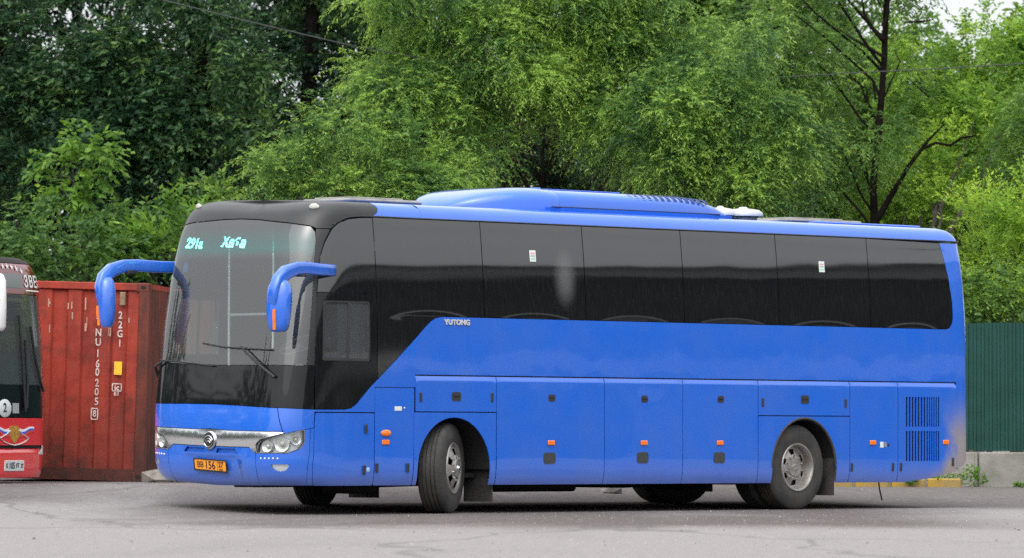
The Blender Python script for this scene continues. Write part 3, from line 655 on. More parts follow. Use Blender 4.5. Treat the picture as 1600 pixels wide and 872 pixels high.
def reflection_patch():  # pale window reflection painted as an oval patch that fades outwards
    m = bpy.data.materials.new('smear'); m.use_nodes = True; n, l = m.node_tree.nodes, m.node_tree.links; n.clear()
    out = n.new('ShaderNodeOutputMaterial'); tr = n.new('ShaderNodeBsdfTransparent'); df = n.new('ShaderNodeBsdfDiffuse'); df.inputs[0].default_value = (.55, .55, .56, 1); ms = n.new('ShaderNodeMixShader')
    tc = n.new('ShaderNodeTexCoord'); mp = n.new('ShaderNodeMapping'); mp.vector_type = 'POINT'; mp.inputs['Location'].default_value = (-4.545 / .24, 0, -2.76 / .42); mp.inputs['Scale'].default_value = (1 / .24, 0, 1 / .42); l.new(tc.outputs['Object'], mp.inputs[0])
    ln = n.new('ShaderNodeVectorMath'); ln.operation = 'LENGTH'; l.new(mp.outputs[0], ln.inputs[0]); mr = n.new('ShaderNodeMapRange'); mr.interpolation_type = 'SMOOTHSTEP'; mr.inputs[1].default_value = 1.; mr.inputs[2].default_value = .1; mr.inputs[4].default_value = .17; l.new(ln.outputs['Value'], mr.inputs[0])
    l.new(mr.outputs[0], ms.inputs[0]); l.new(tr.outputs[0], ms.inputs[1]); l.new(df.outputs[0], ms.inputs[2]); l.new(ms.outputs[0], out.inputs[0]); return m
sk.panel('glass_smear', [(4.30, 2.34), (4.79, 2.34), (4.79, 3.18), (4.30, 3.18)], reflection_patch(), off=.002, th=.001, gs=.1, gz=.1)
# roof fittings
cov = MB()
def ac_ring(u, hw, z0, z1, n=22, pw=.42):
    pts = []
    for i in range(n + 1):
        t = math.pi * i / n; c, s_ = math.cos(t), math.sin(t)
        pts.append((u, 1.275 - hw * math.copysign(abs(c) ** pw, c), z0 + (z1 - z0) * abs(s_) ** pw))
    return pts
z0 = 3.555
ac = thing_part = link('air_conditioner', None, None, BUS, (0, 0, 0))
rings = [ac_ring(u, hw, z0, z1) for u, hw, z1 in ((3.58, .20, 3.60), (3.64, .34, 3.665), (3.72, .46, 3.715), (3.83, .58, 3.760), (3.97, .69, 3.800), (4.14, .79, 3.832), (4.32, .87, 3.852), (4.52, .92, 3.862), (4.72, .945, 3.862), (4.76, .945, 3.845))]
dm = MB(); dm.loft(rings); dm.build('front_fairing', BLUE, ac, smooth=50)
rings = [ac_ring(u, hw, z0, z1, pw=.34) for u, hw, z1 in ((4.70, .90, 3.815), (4.80, .94, 3.838), (6.0, .94, 3.842), (6.9, .94, 3.836), (7.2, .93, 3.822), (7.42, .915, 3.795), (7.62, .90, 3.75), (7.78, .88, 3.69), (7.88, .86, 3.63), (7.92, .85, 3.57))]
dm = MB(); dm.loft(rings); mainc = dm.build('cover', BLUE, ac, smooth=38)
skirt = MB(); skirt.loft([[(u, 1.275 - h_, 3.550), (u, 1.275 - h_, 3.612), (u, 1.275 + h_, 3.612), (u, 1.275 + h_, 3.550)] for u, h_ in ((4.55, .93), (4.8, .985), (7.3, .985), (7.7, .96), (7.90, .90))]); skirt.build('cover_skirt', BLUE, ac)
pt_ = MB(); pt_.box((5.45, 1.275, 3.845), (1.5, 1.20, .014), bev=.004); pt_.build('top_plate', BLUE, ac)
pt_ = MB(); pt_.box((4.72, 1.275, 3.848), (.08, 1.30, .022), bev=.008); pt_.build('top_rib', BLUE, ac)
def acz(v, hw=.94, z1=3.838):
    c = min(1, abs(v - 1.275) / hw) ** (1 / .34); return z0 + (z1 - z0) * math.sqrt(max(0, 1 - c * c)) ** .34
VENT = mat('dark_blue_vent', (.006, .03, .16), rough=.6)
for i in range(13):
    u = 6.03 + i * .112; zt_ = 3.838 - .000 - max(0, u - 6.9) * .055
    vs = [.352, .37, .40, .44, .50, .58]
    for sg in (0, 1):
        V = []; 
        for v in vs:
            z = acz(v, .938, zt_) + .004; V += [(u + (v - .35) * .35, v, z), (u + .062 + (v - .35) * .35, v, z)]
        if sg: V = [(x, 2.55 - y, z) for x, y, z in V]
        mesh('vent_slot', V, [(2 * k, 2 * k + 1, 2 * k + 3, 2 * k + 2) for k in range(len(vs) - 1)], VENT, ac)
for v0 in (.31,):
    jm = MB(); jm.tube([(u, 1.275 - .975, 3.618) for u in np.linspace(4.6, 7.6, 8)], .008, 6); jm.build('cover_joint', INK, ac)
def lidbox(name, u0, u1, z, parent=BUS):
    hw = .40; r_ = link(name, None, None, parent); mb = MB()
    mb.box(((u0 + u1) / 2, 1.275, z + .028), (u1 - u0, 2 * hw, .05), bev=.02); mb.build('lid', GREYLID, r_)
    m2 = MB(); m2.box(((u0 * .55 + u1 * .45), 1.275, z + .062), ((u1 - u0) * .72, 1.5 * hw, .022), bev=.010); m2.build('lid_rib', GREYLID, r_)
    m3 = MB(); m3.box(((u0 + u1) / 2, 1.275, z - .01), ((u1 - u0) * .94, 1.8 * hw, .05)); m3.build('lid_frame', INK, r_)
lidbox('roof_hatch', 1.80, 3.02, 3.598); lidbox('roof_hatch', 9.58, 10.98, 3.598)
for u, rr, hh in ((8.50, .19, .10), (8.93, .25, .10)):
    vr = link('roof_vent', None, None, BUS); mb = MB(); Mx = Matrix.Translation((u, 1.1, 3.62)) @ Matrix.Rotation(R(-90), 4, 'X')
    pf = [(.02 if 0 else 0, rr * .7), (-.045, rr * .7)]
    mb.lathe(pf, 28, M=Matrix.Translation((u, 1.1, 3.59)) @ Matrix.Rotation(R(-90), 4, 'X')); mb.build('vent_neck', GREYLID, vr, smooth=40)
    mb = MB(); mb.lathe([(-.055, rr * .98), (-.070, rr), (-.105, rr * .97), (-.135, rr * .80), (-.148, rr * .45), (-.155, rr * .25), (-.172, rr * .18), (-.178, .001)], 28, M=Matrix.Translation((u, 1.1, 3.60)) @ Matrix.Rotation(R(-90), 4, 'X')); mb.build('vent_cap', WHITE, vr, smooth=50)
for a in (-.02, -2.58): sk.oval('marker_lamp', a, 3.488, .060, .036, .038, WHITE, n=16)
an = MB(); an.tube([(.85, 1.3, 3.57), (.80, 1.3, 3.64), (.62, 1.3, 3.68)], .006, 5); an.tube([(1.15, 1.0, 3.58), (1.15, 1.0, 3.64)], .02, 8); an.build('aerial', INK, BUS)
rr_ = MB(); rr_.box((10.9, 1.275, 3.60), (2.0, 1.2, .03), bev=.012); rr_.build('roof_plinth', BLUE, BUS)
# wheels
wheel(BUS, (2.675, .235, .523), R(28)); wheel(BUS, (2.675, 2.315, .590), R(25), flip=True)
wheel(BUS, (8.765, .205, .523), 0, dual=True); wheel(BUS, (8.765, 2.345, .590), 0, dual=True, flip=True)
# wheel housings and underbody
for c_, r_ in ((FW, .62), (RW, .615)):
    for m_ in (0, 1):
        V, F = [], []; n_ = 20; y0_, y1_ = (.012, .80)
        for i in range(n_ + 1):
            t = math.pi * i / n_
            for y in (y0_, y1_): V.append((c_ - r_ * math.cos(t), y if not m_ else 2.55 - y, .51 + r_ * math.sin(t)))
        for i in range(n_): F.append((2 * i, 2 * i + 1, 2 * i + 3, 2 * i + 2))
        k = len(V); V += [(c_ - r_, y1_ if not m_ else 2.55 - y1_, .33), (c_ + r_, y1_ if not m_ else 2.55 - y1_, .33)]
        F.append(tuple([k] + [2 * i + 1 for i in range(n_ + 1)] + [k + 1])); mesh('wheel_housing', V, F, SUB, BUS)
        if c_ == RW and not m_:
            lp = MB(); lp.tube([sk.pt(c_ - (r_ - .012) * math.cos(t), .522 + (r_ - .012) * math.sin(t), .004) for t in [math.pi * i / 24 for i in range(25)]] + [sk.pt(c_ + r_ - .012, .36, .004)], .018, 6); lp.build('arch_lip', RUBBER, BUS, smooth=60)
ub = MB(); ub.box((6.0, 1.275, .50), (4.4, 2.30, .30)); ub.box((1.25, 1.275, .50), (1.3, 2.0, .28)); ub.box((10.6, 1.275, .60), (2.2, 2.2, .3))
ub.box((2.64, 1.275, .62), (1.4, 1.0, .3)); ub.box((8.8, 1.275, .62), (1.5, .9, .3))
ub.box((1.75, .8, .30), (.5, .45, .14), bev=.03); ub.box((7.9, 1.3, .32), (.35, .6, .14), bev=.04); ub.box((8.15, 1.7, .30), (.3, .3, .10), bev=.04); ub.box((.9, 1.2, .335), (.8, .5, .06), bev=.02)
ub.box((5.6, 1.275, .44), (10.0, 1.9, .05)); ub.box((5.9, 1.275, .375), (4.0, 2.28, .10)); ub.box((10.4, 1.3, .41), (1.6, 2.1, .10))
ub.build('chassis', SUB, BUS)
tk = MB(); tk.tube([(4.2, .9, .30), (5.6, .9, .30)], .07, 10); tk.tube([(5.9, 1.7, .33), (7.4, 1.7, .31), (7.9, 1.3, .36)], .05, 8); tk.tube([(1.6, 1.0, .33), (3.6, 1.25, .36), (8.2, 1.25, .40)], .05, 8); tk.build('exhaust_pipe', SUB, BUS, smooth=60)
ax = MB(); ax.tube([(2.634, .4, .5), (2.634, 2.15, .5)], .07, 10); ax.tube([(8.765, .5, .52), (8.765, 2.05, .52)], .10, 12); ax.tube([(8.765, 1.25, .30), (8.765, 1.25, .75)], [.16, .2], 14); ax.build('axle', SUB, BUS)
for u, v, w, h, z in ((9.415, .22, .30, .46, .40), (3.36, .30, .36, .42, .34), (9.42, 2.3, .4, .40, .40), (3.36, 2.2, .4, .4, .36)):
    mf = MB(); mf.box((u, v + .0, z), (.015, w + .1, h)); mf.build('mud_flap', RUBBER, BUS, rot=(0, 0, 0))
hs_ = MB(); hs_.tube([(10.55, .25, .36), (10.57, .25, .24), (10.62, .25, .10)], .010, 6); hs_.build('hanging_hose', INK, BUS)
# mirrors
def mirror(m_):
    r_ = link('wing_mirror', None, None, BUS); f = (lambda p: Vector(p)) if not m_ else (lambda p: Vector((p[0], 2.55 - p[1], p[2] + .085)))
    path = [((.76, .05, 2.765), .066, .026), ((.62, -.03, 2.765), .066, .034), ((.40, -.085, 2.765), .068, .036), ((.15, -.13, 2.775), .072, .040), ((-.05, -.16, 2.765), .074, .046), ((-.22, -.175, 2.715), .080, .060), ((-.33, -.18, 2.63), .075, .062), ((-.38, -.175, 2.52), .068, .06), ((-.385, -.165, 2.40), .055, .055), ((-.37, -.155, 2.30), .03, .03)]
    rings = []; P = [Vector(p[0]) for p in path]
    for i, (p, a_, b_) in enumerate(path):
        d = (P[min(i + 1, len(P) - 1)] - P[max(i - 1, 0)]).normalized(); side = Vector((.25, -1, 0)).normalized()
        side = (side - d * side.dot(d)).normalized(); upv = d.cross(side).normalized()
        rings.append([f(P[i] + upv * a_ * math.copysign(abs(math.cos(t)) ** .45, math.cos(t)) + side * b_ * math.copysign(abs(math.sin(t)) ** .45, math.sin(t))) for t in [2 * math.pi * k / 16 for k in range(16)]])
    if m_: rings = [r[::-1] for r in rings]
    MB().loft(rings).build('mirror_arm', BLUE, r_, smooth=50)
    secs = [(2.635, .05, .04), (2.62, .09, .06), (2.57, .125, .085), (2.48, .140, .10), (2.36, .143, .105), (2.24, .137, .10), (2.14, .122, .09), (2.08, .105, .075), (2.055, .085, .055), (2.05, .05, .03)]
    rings = []
    for z, a_, b_ in secs:
        cx, cy = -.300 - (2.63 - z) * .02, -.165 + (2.4 - z) * .02
        M2 = Matrix.Rotation(R(-58), 3, 'Z')
        ring = []
        for k in range(18):
            t = 2 * math.pi * k / 18; v = M2 @ Vector((a_ * math.copysign(abs(math.cos(t)) ** .7, math.cos(t)), b_ * math.copysign(abs(math.sin(t)) ** .7, math.sin(t)), 0)); ring.append(f((cx + v.x, cy + v.y, z)))
        rings.append(ring if m_ else ring[::-1])
    MB().loft(rings[::-1]).build('mirror_housing', BLUE, r_, smooth=50)
    fc = (-1, -.45) 
    q = Matrix.Rotation(R(-58), 3, 'Z')
    ip = MB(); pts = []
    for z in np.linspace(2.30, 2.075, 7):
        v = q @ Vector((-.035 if not m_ else -.035, -.100 if z > 2.15 else -.088, 0)); pts.append(f((-.305 + v.x - .002, -.165 + v.y - .004, z)))
    ip.tube(pts, .020, 8); ip.build('mirror_indicator', ORANGE, r_, smooth=60)
    br = MB(); br.box(f((.05, -.14, 2.70)), (.13, .08, .05), bev=.01); br.build('mirror_bracket', PLASTIC, r_)
mirror(0); mirror(1)
# wipers
def wiper(pts, blade):
    r_ = link('wiper', None, None, BUS); a_ = MB(); a_.tube([sk.pt(s_, z, o_) for s_, z, o_ in pts], [.020, .016, .012, .010][:len(pts)], 6); a_.build('wiper_arm', INK, r_)
    b_ = MB(); b_.tube([sk.pt(s_, z, o_) for s_, z, o_ in blade], .010, 6); b_.build('wiper_blade', INK, r_)
wiper([(-.215, 1.55, .03), (-.42, 1.68, .05), (-.66, 1.82, .05), (-.80, 1.90, .04)], [(-1.62, 1.93, .025), (-1.2, 1.90, .025), (-.8, 1.88, .03), (-.30, 1.86, .025)])
wiper([(-2.75, 1.50, .03), (-2.55, 1.62, .05), (-2.35, 1.69, .04)], [(-2.4, 1.70, .03), (-2.0, 1.70, .03), (-1.35, 1.68, .03)])
# destination display behind the top of the windscreen
LED = mat('led_text', (.70, .97, .90), emit=9)
ds = link('destination_display', None, None, BUS)
def dots(body, a, z, size, depth_off=.012):
    """lettering rasterised into separate lit dots, as such displays are"""
    me = text_mesh(body, size, 0., .006); me.calc_loop_triangles()
    P = [v.co.copy() for v in me.vertices]; mb = MB(); x0 = min(p.x for p in P); x1 = max(p.x for p in P); y0 = min(p.y for p in P); y1 = max(p.y for p in P)
    st = .0128; tr = [tuple((P[i].x, P[i].y) for i in t.vertices) for t in me.loop_triangles]
    y = y0 + st / 2
    M = sk.frame(a, z, -.05)
    while y < y1:
        x = x0 + st / 2
        while x < x1:
            if any(pin(x, y, t) for t in tr): mb.box((x, y, 0), (.0108, .0108, .004), M=M)
            x += st
        y += st
    return mb.build('display_text', LED, ds)
dots('291a', -2.20, 3.080, .165); dots('Хаба', -1.37, 3.112, .165)
# interior: floor, dash, seats, steering wheel, partition bars
it = MB(); it.box((6.2, 1.275, 1.30), (11.2, 2.35, .06)); it.box((7.2, 1.275, 3.35), (9.4, 2.2, .04)); it.box((2.15, 1.275, 2.9), (.04, 2.2, .8)); it.build('cabin_floor', TRIM, BUS)
dsh = MB(); V, F = [], []
rings = []
for a in np.linspace(-2.78, .17, 24):
    p0, p1, p2, p3 = sk.pt(a, 1.60, -.04), sk.pt(a, 1.675, -.05), sk.pt(a, 1.72, -.25), sk.pt(a, 1.70, -.42)
    rings.append([p0, p1, p2, p3, Vector((p3.x, p3.y, 1.35)), Vector((p0.x + .05, p0.y, 1.35))])
dsh.loft(rings).build('dashboard', mat('dash_grey', (.16, .17, .17), rough=.75, var=.3), BUS, smooth=40)
sw = MB(); Ms = Matrix.Translation((.78, .62, 1.93)) @ Matrix.Rotation(R(-28), 4, 'Y')
sw.tube([Ms @ Vector((.24 * math.cos(t), .24 * math.sin(t), 0)) for t in [2 * math.pi * i / 24 for i in range(25)]], .018, 6); sw.tube([Ms @ Vector((0, 0, 0)), Vector((.60, .62, 1.5))], .04, 8)
for k in range(3): sw.tube([Ms @ Vector((0, 0, 0)), Ms @ Vector((.23 * math.cos(k * 2.1), .23 * math.sin(k * 2.1), 0))], .015, 6)
sw.build('steering_wheel', INK, BUS, smooth=60)
def seat(u, v, z, mt=SEAT, head=True):
    r_ = link('passenger_seat' if u > 2 else 'driver_seat', None, None, BUS, (u, v, z)); a = MB(); a.box((0, 0, .45), (.46, .46, .14), bev=.05); a.box((0, 0, .2), (.2, .2, .4)); a.build('seat', mt, r_)
    b = MB(); b.box((.26, 0, .85), (.13, .46, .78), bev=.05, M=Matrix.Rotation(R(-0), 4, 'Y')); b.build('backrest', mt, r_)
    h = MB(); h.box((.27, 0, 1.24), (.10, .30, .14), bev=.04); h.build('headrest', mat('headrest_cover', (.35, .36, .38), rough=.9), r_)
seat(1.35, .62, 1.33)
for i in range(3):
    for v in (.45, .92, 1.75, 2.15): seat(2.6 + i * .8, v, 1.55)
pb = MB()
for p, q_ in (((1.15, 2.2, 1.35), (1.15, 2.2, 3.3)), ((.95, 1.25, 1.9), (.98, 1.27, 3.3)), ((1.15, 1.5, 2.3), (1.15, 2.2, 2.3)), ((1.9, .3, 2.35), (1.9, 1.0, 2.35))): pb.tube([p, q_], .018, 8)
pb.build('grab_rail', mat('rail_grey', (.6, .6, .58), rough=.3, metal=.5), BUS, smooth=60)
# ------------------------------------------------------------------ ground
def smooth01(t): t = max(0., min(1., t)); return t * t * (3 - 2 * t)
def gz(x, y):
    k = smooth01((x + 5) / 11)
    ys = max(60.5, min(73.0, 62.0 + 1.04 * (x + 2.5))); amp = .285 - .10 * k
    return amp * smooth01((y - ys) / 8.5)
def ground():
    xs_ = sorted(set([-900, -300, -120, -60, -35] + list(np.arange(-24, 24.1, 1.0)) + [35, 60, 120, 300, 900]))
    ys_ = sorted(set([-60, -20, 0, 10, 20, 30, 40, 50] + list(np.arange(55, 92, .8)) + [100, 120, 160, 260, 500, 1200]))
    V = [(x, y, gz(x, y)) for y in ys_ for x in xs_]; n = len(xs_)
    F = [(j * n + i, j * n + i + 1, j * n + n + i + 1, j * n + n + i) for j in range(len(ys_) - 1) for i in range(n - 1)]
    m = mat("worn_asphalt", (.30, .29, .285), rough=.95, spec=.06); nn, l, b = N(m)
    tc = nn.new('ShaderNodeTexCoord'); co = tc.outputs['Object']
    def noise(scale, det=5, rough=.6, src=None, dist=0):
        q = nn.new('ShaderNodeTexNoise'); q.inputs['Scale'].default_value = scale; q.inputs['Detail'].default_value = det; q.inputs['Roughness'].default_value = rough; q.inputs['Distortion'].default_value = dist
        l.new(src or co, q.inputs['Vector']); return q.outputs[0]
    def rng(src, a, bb, c=0., d=1.):
        q = nn.new('ShaderNodeMapRange'); q.interpolation_type = 'SMOOTHSTEP'; q.inputs[1].default_value = a; q.inputs[2].default_value = bb; q.inputs[3].default_value = c; q.inputs[4].default_value = d
        l.new(src, q.inputs[0]); return q.outputs[0]
    def mth(op, a, c):
        q = nn.new('ShaderNodeMath'); q.operation = op
        for i, v in enumerate((a, c)):
            if isinstance(v, (int, float)): q.inputs[i].default_value = v
            else: l.new(v, q.inputs[i])
        return q.outputs[0]
    def mixc(f, a, c):
        q = nn.new('ShaderNodeMix'); q.data_type = 'RGBA'; l.new(f, q.inputs[0])
        for i, v in ((6, a), (7, c)):
            if isinstance(v, tuple): q.inputs[i].default_value = (*v, 1)
            else: l.new(v, q.inputs[i])
        return q.outputs[2]
    sp = nn.new('ShaderNodeSeparateXYZ'); l.new(co, sp.inputs[0]); X, Y = sp.outputs[0], sp.outputs[1]
    # stretched blotches: the lens squeezes depth about seventy to one, so real puddled stains run long and level
    mp = nn.new('ShaderNodeMapping'); mp.inputs['Scale'].default_value = (.35, .09, 1); l.new(co, mp.inputs[0])
    big = noise(1., 5, .6, mp.outputs[0], .6)
    wob = mth('MULTIPLY', mth('SUBTRACT', big, .5), 9.)
    yy = mth('ADD', Y, wob)
    # damp, darker asphalt in a band round the coach; the dry pale yard lies nearer
    near = rng(yy, 51.5, 56.5)
    xr = mth('SUBTRACT', 1, rng(mth('ADD', X, mth('MULTIPLY', wob, .25)), 3.6, 6.0)); 
    left = rng(mth('ADD', X, wob), -5.5, -1.5)
    damp = mth('MULTIPLY', near, mth('MULTIPLY', xr, left))
    back = rng(mth('ADD', Y, mth('MULTIPLY', wob, .6)), 67., 72.)
    backl = mth('MULTIPLY', rng(yy, 63, 66), mth('SUBTRACT', 1, rng(X, -6., -4.)))
    damp = mth('MAXIMUM', mth('MAXIMUM', damp, mth('MULTIPLY', back, .8)), mth('MULTIPLY', backl, .9))
    g1 = noise(9., 6, .7); g2 = noise(70., 3, .7)
    dry = mixc(rng(g1, .3, .7), (.295, .275, .268), (.235, .218, .212)); wet = mixc(rng(g1, .3, .7), (.150, .132, .126), (.095, .083, .080))
    c = mixc(damp, dry, wet)
    c = mixc(mth('MULTIPLY', rng(g2, .55, .75), .35), c, (.42, .40, .39)); c = mixc(mth('MULTIPLY', rng(g2, .45, .30), .35), c, (.09, .085, .085))
    blot = rng(big, .50, .66); c = mixc(mth('MULTIPLY', blot, .42), c, (.22, .20, .20))
    # thin cracks and joint lines
    mc = nn.new('ShaderNodeMapping'); mc.inputs['Scale'].default_value = (.12, .045, 1); mc.inputs['Rotation'].default_value = (0, 0, .05); l.new(co, mc.inputs[0])
    vo = nn.new('ShaderNodeTexVoronoi'); vo.feature = 'DISTANCE_TO_EDGE'; vo.inputs['Scale'].default_value = 1.; l.new(mc.outputs[0], vo.inputs['Vector'])
    ad = nn.new('ShaderNodeVectorMath'); ad.operation = 'ADD'; nz3 = nn.new('ShaderNodeTexNoise'); nz3.inputs['Scale'].default_value = 1.3; nz3.inputs['Detail'].default_value = 5; l.new(mc.outputs[0], nz3.inputs['Vector'])
    l.new(mc.outputs[0], ad.inputs[0]); l.new(nz3.outputs[1], ad.inputs[1]); l.new(ad.outputs[0], vo.inputs['Vector'])
    cr = rng(vo.outputs['Distance'], .010, .002); c = mixc(mth('MULTIPLY', cr, .42), c, (.12, .11, .11))
    l.new(c, b.inputs['Base Color'])
    l.new(rng(damp, 0, 1, .95, .85), b.inputs['Roughness'])
    bp = nn.new('ShaderNodeBump'); bp.inputs['Strength'].default_value = .35; bp.inputs['Distance'].default_value = .01; l.new(g2, bp.inputs['Height'])
    df = nn.new('ShaderNodeBsdfDiffuse'); l.new(c, df.inputs[0]); l.new(bp.outputs[0], df.inputs['Normal']); l.new(df.outputs[0], nn['Material Output'].inputs[0])
    o = mesh('ground', V, F, m, None, smooth=True); o['kind'] = 'structure'
    # loose grit on the yard
    for nm_, cnt, lo, hi, mt_ in (('grit', 220, .005, .012, mat('grit_stone', (.14, .125, .115), rough=.9, var=.6, vscale=3)), ('fine_grit', 9000, .0022, .0050, mat('fine_grit', (.60, .56, .53), rough=.8, col2=(.05, .045, .04), vscale=6.))):
        V = np.zeros((cnt, 5, 3)); rg = np.random.default_rng(5)
        y = 42 + 36 * rg.random(cnt) ** .8; x = rg.uniform(-1, 1, cnt) * y * .1; s_ = rg.uniform(lo, hi, cnt) * np.where(rg.random(cnt) < .04, 1.8, 1)
        z = np.array([gz(a, b_) for a, b_ in zip(x, y)])
        for k, t in enumerate((0, 1.6, 3.1, 4.7)): V[:, k] = np.stack([x + s_ * math.cos(t), y + s_ * math.sin(t), z - .001], 1)
        V[:, 4] = np.stack([x, y, z + s_ * rg.uniform(.6, 1.3, cnt)], 1)
        F = [(5 * i + a, 5 * i + b_, 5 * i + 4) for i in range(cnt) for a, b_ in ((0, 1), (1, 2), (2, 3), (3, 0))]
        g = mesh(nm_, V.reshape(-1, 3).tolist(), F, mt_); g['kind'] = 'stuff'
ground()
# ------------------------------------------------------------------ shipping container
def rust(name, c1, c2, c3, scale=1.6):
    m = mat(name, c1, rough=.62, spec=.35); n, l, b = N(m); tc = n.new('ShaderNodeTexCoord')
    mp = n.new('ShaderNodeMapping'); mp.inputs['Scale'].default_value = (2.6, 2.6, .6); l.new(tc.outputs['Object'], mp.inputs[0])
    a = n.new('ShaderNodeTexNoise'); a.inputs['Scale'].default_value = scale; a.inputs['Detail'].default_value = 8; a.inputs['Roughness'].default_value = .68; l.new(mp.outputs[0], a.inputs['Vector'])
    c = n.new('ShaderNodeTexNoise'); c.inputs['Scale'].default_value = 2.2; c.inputs['Detail'].default_value = 10; c.inputs['Roughness'].default_value = .75; l.new(tc.outputs['Object'], c.inputs['Vector'])
    r = n.new('ShaderNodeValToRGB'); l.new(a.outputs[0], r.inputs[0]); e = r.color_ramp.elements
    e[0].position = .36; e[0].color = (*c2, 1); e[1].position = .56; e[1].color = (*c1, 1)
    mr = n.new('ShaderNodeMapRange'); mr.inputs[1].default_value = .50; mr.inputs[2].default_value = .68; mr.inputs[4].default_value = .8; l.new(c.outputs[0], mr.inputs[0])
    # more corrosion low down, where water sits
    sp = n.new('ShaderNodeSeparateXYZ'); l.new(tc.outputs['Object'], sp.inputs[0]); lo = n.new('ShaderNodeMapRange'); lo.inputs[1].default_value = 1.2; lo.inputs[2].default_value = 0.; lo.inputs[4].default_value = .62; l.new(sp.outputs[2], lo.inputs[0])
    ad = n.new('ShaderNodeMath'); ad.operation = 'ADD'; ad.use_clamp = True; l.new(mr.outputs[0], ad.inputs[0]); l.new(lo.outputs[0], ad.inputs[1])
    mx = n.new('ShaderNodeMix'); mx.data_type = 'RGBA'; l.new(ad.outputs[0], mx.inputs[0]); l.new(r.outputs[0], mx.inputs[6]); mx.inputs[7].default_value = (*c3, 1); l.new(mx.outputs[2], b.inputs['Base Color'])
    bp = n.new('ShaderNodeBump'); bp.inputs['Strength'].default_value = .4; bp.inputs['Distance'].default_value = .02; l.new(c.outputs[0], bp.inputs['Height']); l.new(bp.outputs[0], b.inputs['Normal']); return m
CRED = rust('container_red', (.36, .043, .023), (.23, .030, .019), (.095, .028, .018)); CBRN = rust('container_brown', (.16, .034, .020), (.07, .023, .016), (.05, .022, .016), 3)
WPAINT = mat('stencil_white', (.72, .66, .62), rough=.7, col2=(.50, .30, .25), vscale=22); YEL = mat('stencil_yellow', (.85, .55, .03), rough=.6)
def container():
    W, L, H = 2.44, 6.06, 2.63
    # local frame: x across the end that faces the yard, y into depth, origin at the near right bottom corner
    C = thing('shipping_container', 'rusty red shipping container with white vertical lettering behind the blue coach', 'container', (-4.86, 73.0, gz(-6, 73) + .0), 0, rot=(0, R(1.5), R(-5.0)))
    fr = MB(); p = .15
    fr.box((-p / 2, p / 2, H / 2), (p, p, H), bev=.01).box((-W + p / 2, p / 2, H / 2), (p, p, H), bev=.01).box((-p / 2, L - p / 2, H / 2), (p, p, H)).box((-W + p / 2, L - p / 2, H / 2), (p, p, H))
    for z, h in ((.08, .16),): fr.box((-W / 2, .07, z), (W - 2 * p - .004, .10, h)); fr.box((-.07, L / 2, z), (.10, L - 2 * p - .004, h))
    fr.build('corner_post', CBRN, C)
    tr = MB(); tr.box((-W / 2, .05, H - .055), (W - 2 * p - .004, .085, .10), bev=.01).box((-.06, L / 2, H - .04), (.07, L - 2 * p, .07)); tr.build('top_rail', CRED, C)
    for x in (-.09, -W + .09):
        for z in (.06, H - .06):
            cc = MB(); cc.box((x, .085, z), (.178, .176, .122), bev=.012); cf = cc.build('corner_casting', CBRN, C)
            hole = MB(); hole.loft([[(x + .035 * math.cos(t), -.004 - o_, z + .025 * math.sin(t)) for t in [2 * math.pi * k / 12 for k in range(12)]] for o_ in (0, .002)]); hole.build('lock_hole', SUB, cf)
    # corrugated end wall
    V, F = [], []; x0, x1 = -W + p, -p; per = .40; xs_ = [x0]; x = x0
    prof_ = []
    k = 0; x = x0
    while x < x1 - .01:
        for dx, d in ((0, 0), (.17, 0), (.20, .036), (.37, .036)):
            if x + dx < x1: prof_.append((x + dx, d))
        x += .40
    prof_.append((x1, 0))
    nz_ = 10
    for x, d in prof_:
        for j in range(nz_ + 1):
            z = .16 + (H - .27) * j / nz_; dent = .012 * math.sin(x * 9 + j * 1.7) * (1 if 0 < j < nz_ else 0); V.append((x, .035 + d + dent * .5, z))
    for i in range(len(prof_) - 1):
        for j in range(nz_): a = i * (nz_ + 1) + j; F.append((a, a + nz_ + 1, a + nz_ + 2, a + 1))
    mesh('end_wall', V, F, CRED, C)
    V, F = [], []; y = p; prof_ = []
    while y < L - p:
        for dy, d in ((0, 0), (.07, 0), (.14, .035), (.21, .035)):
            prof_.append((min(y + dy, L - p), d))
        y += .28
    for y, d in prof_: V += [(-.02 - d, y, .16), (-.02 - d, y, H - .075)]
    for i in range(len(prof_) - 1): F.append((2 * i, 2 * i + 2, 2 * i + 3, 2 * i + 1))
    mesh('side_wall', V, F, CBRN, C)
    rf = MB(); rf.box((-W / 2, L / 2, H - .05), (W - .14, L - .14, .02)); rf.box((-W / 2, L / 2, .12), (W - .14, L - .14, .03)); rf.build('roof', CBRN, C)
    bk = MB(); bk.box((-W / 2, L - .03, H / 2), (W - 2 * p, .03, H - .3)); bk.box((-W + .03, L / 2, H / 2), (.02, L - 2 * p, H - .3)); bk.build('back_wall', CBRN, C)
    s_ = 118.; ox = 236.
    def lx(px): return (px - ox) / s_
    def lz(py): return H - (py - 440.5) / s_
    def put(t, px, py, size, mt=WPAINT, nm='lettering', sx=1.):
        me = text_mesh(t, size, .002, size * .02)
        for v in me.vertices: v.co = Vector((lx(px) + v.co.x * sx, .026 - v.co.z, lz(py) + v.co.y))
        link(nm, me, mt, C)
    for t, y in zip("TNU160205", (503, 520, 535, 553, 569, 582, 599, 613, 628)): put(t, 156, y, .142, sx=.80)
    put('8', 153.5, 647, .12, sx=.8)
    def frame_(px, py, w, h, mt=WPAINT, t=.014):
        mb = MB(); cx, cz = lx(px), lz(py)
        mb.box((cx, .025, cz + h / 2), (w, .004, t)).box((cx, .025, cz - h / 2), (w, .004, t)).box((cx - w / 2, .025, cz), (t, .004, h - t)).box((cx + w / 2, .025, cz), (t, .004, h - t)); mb.build('lettering_box', mt, C)
    frame_(153.5, 647, .085, .145)
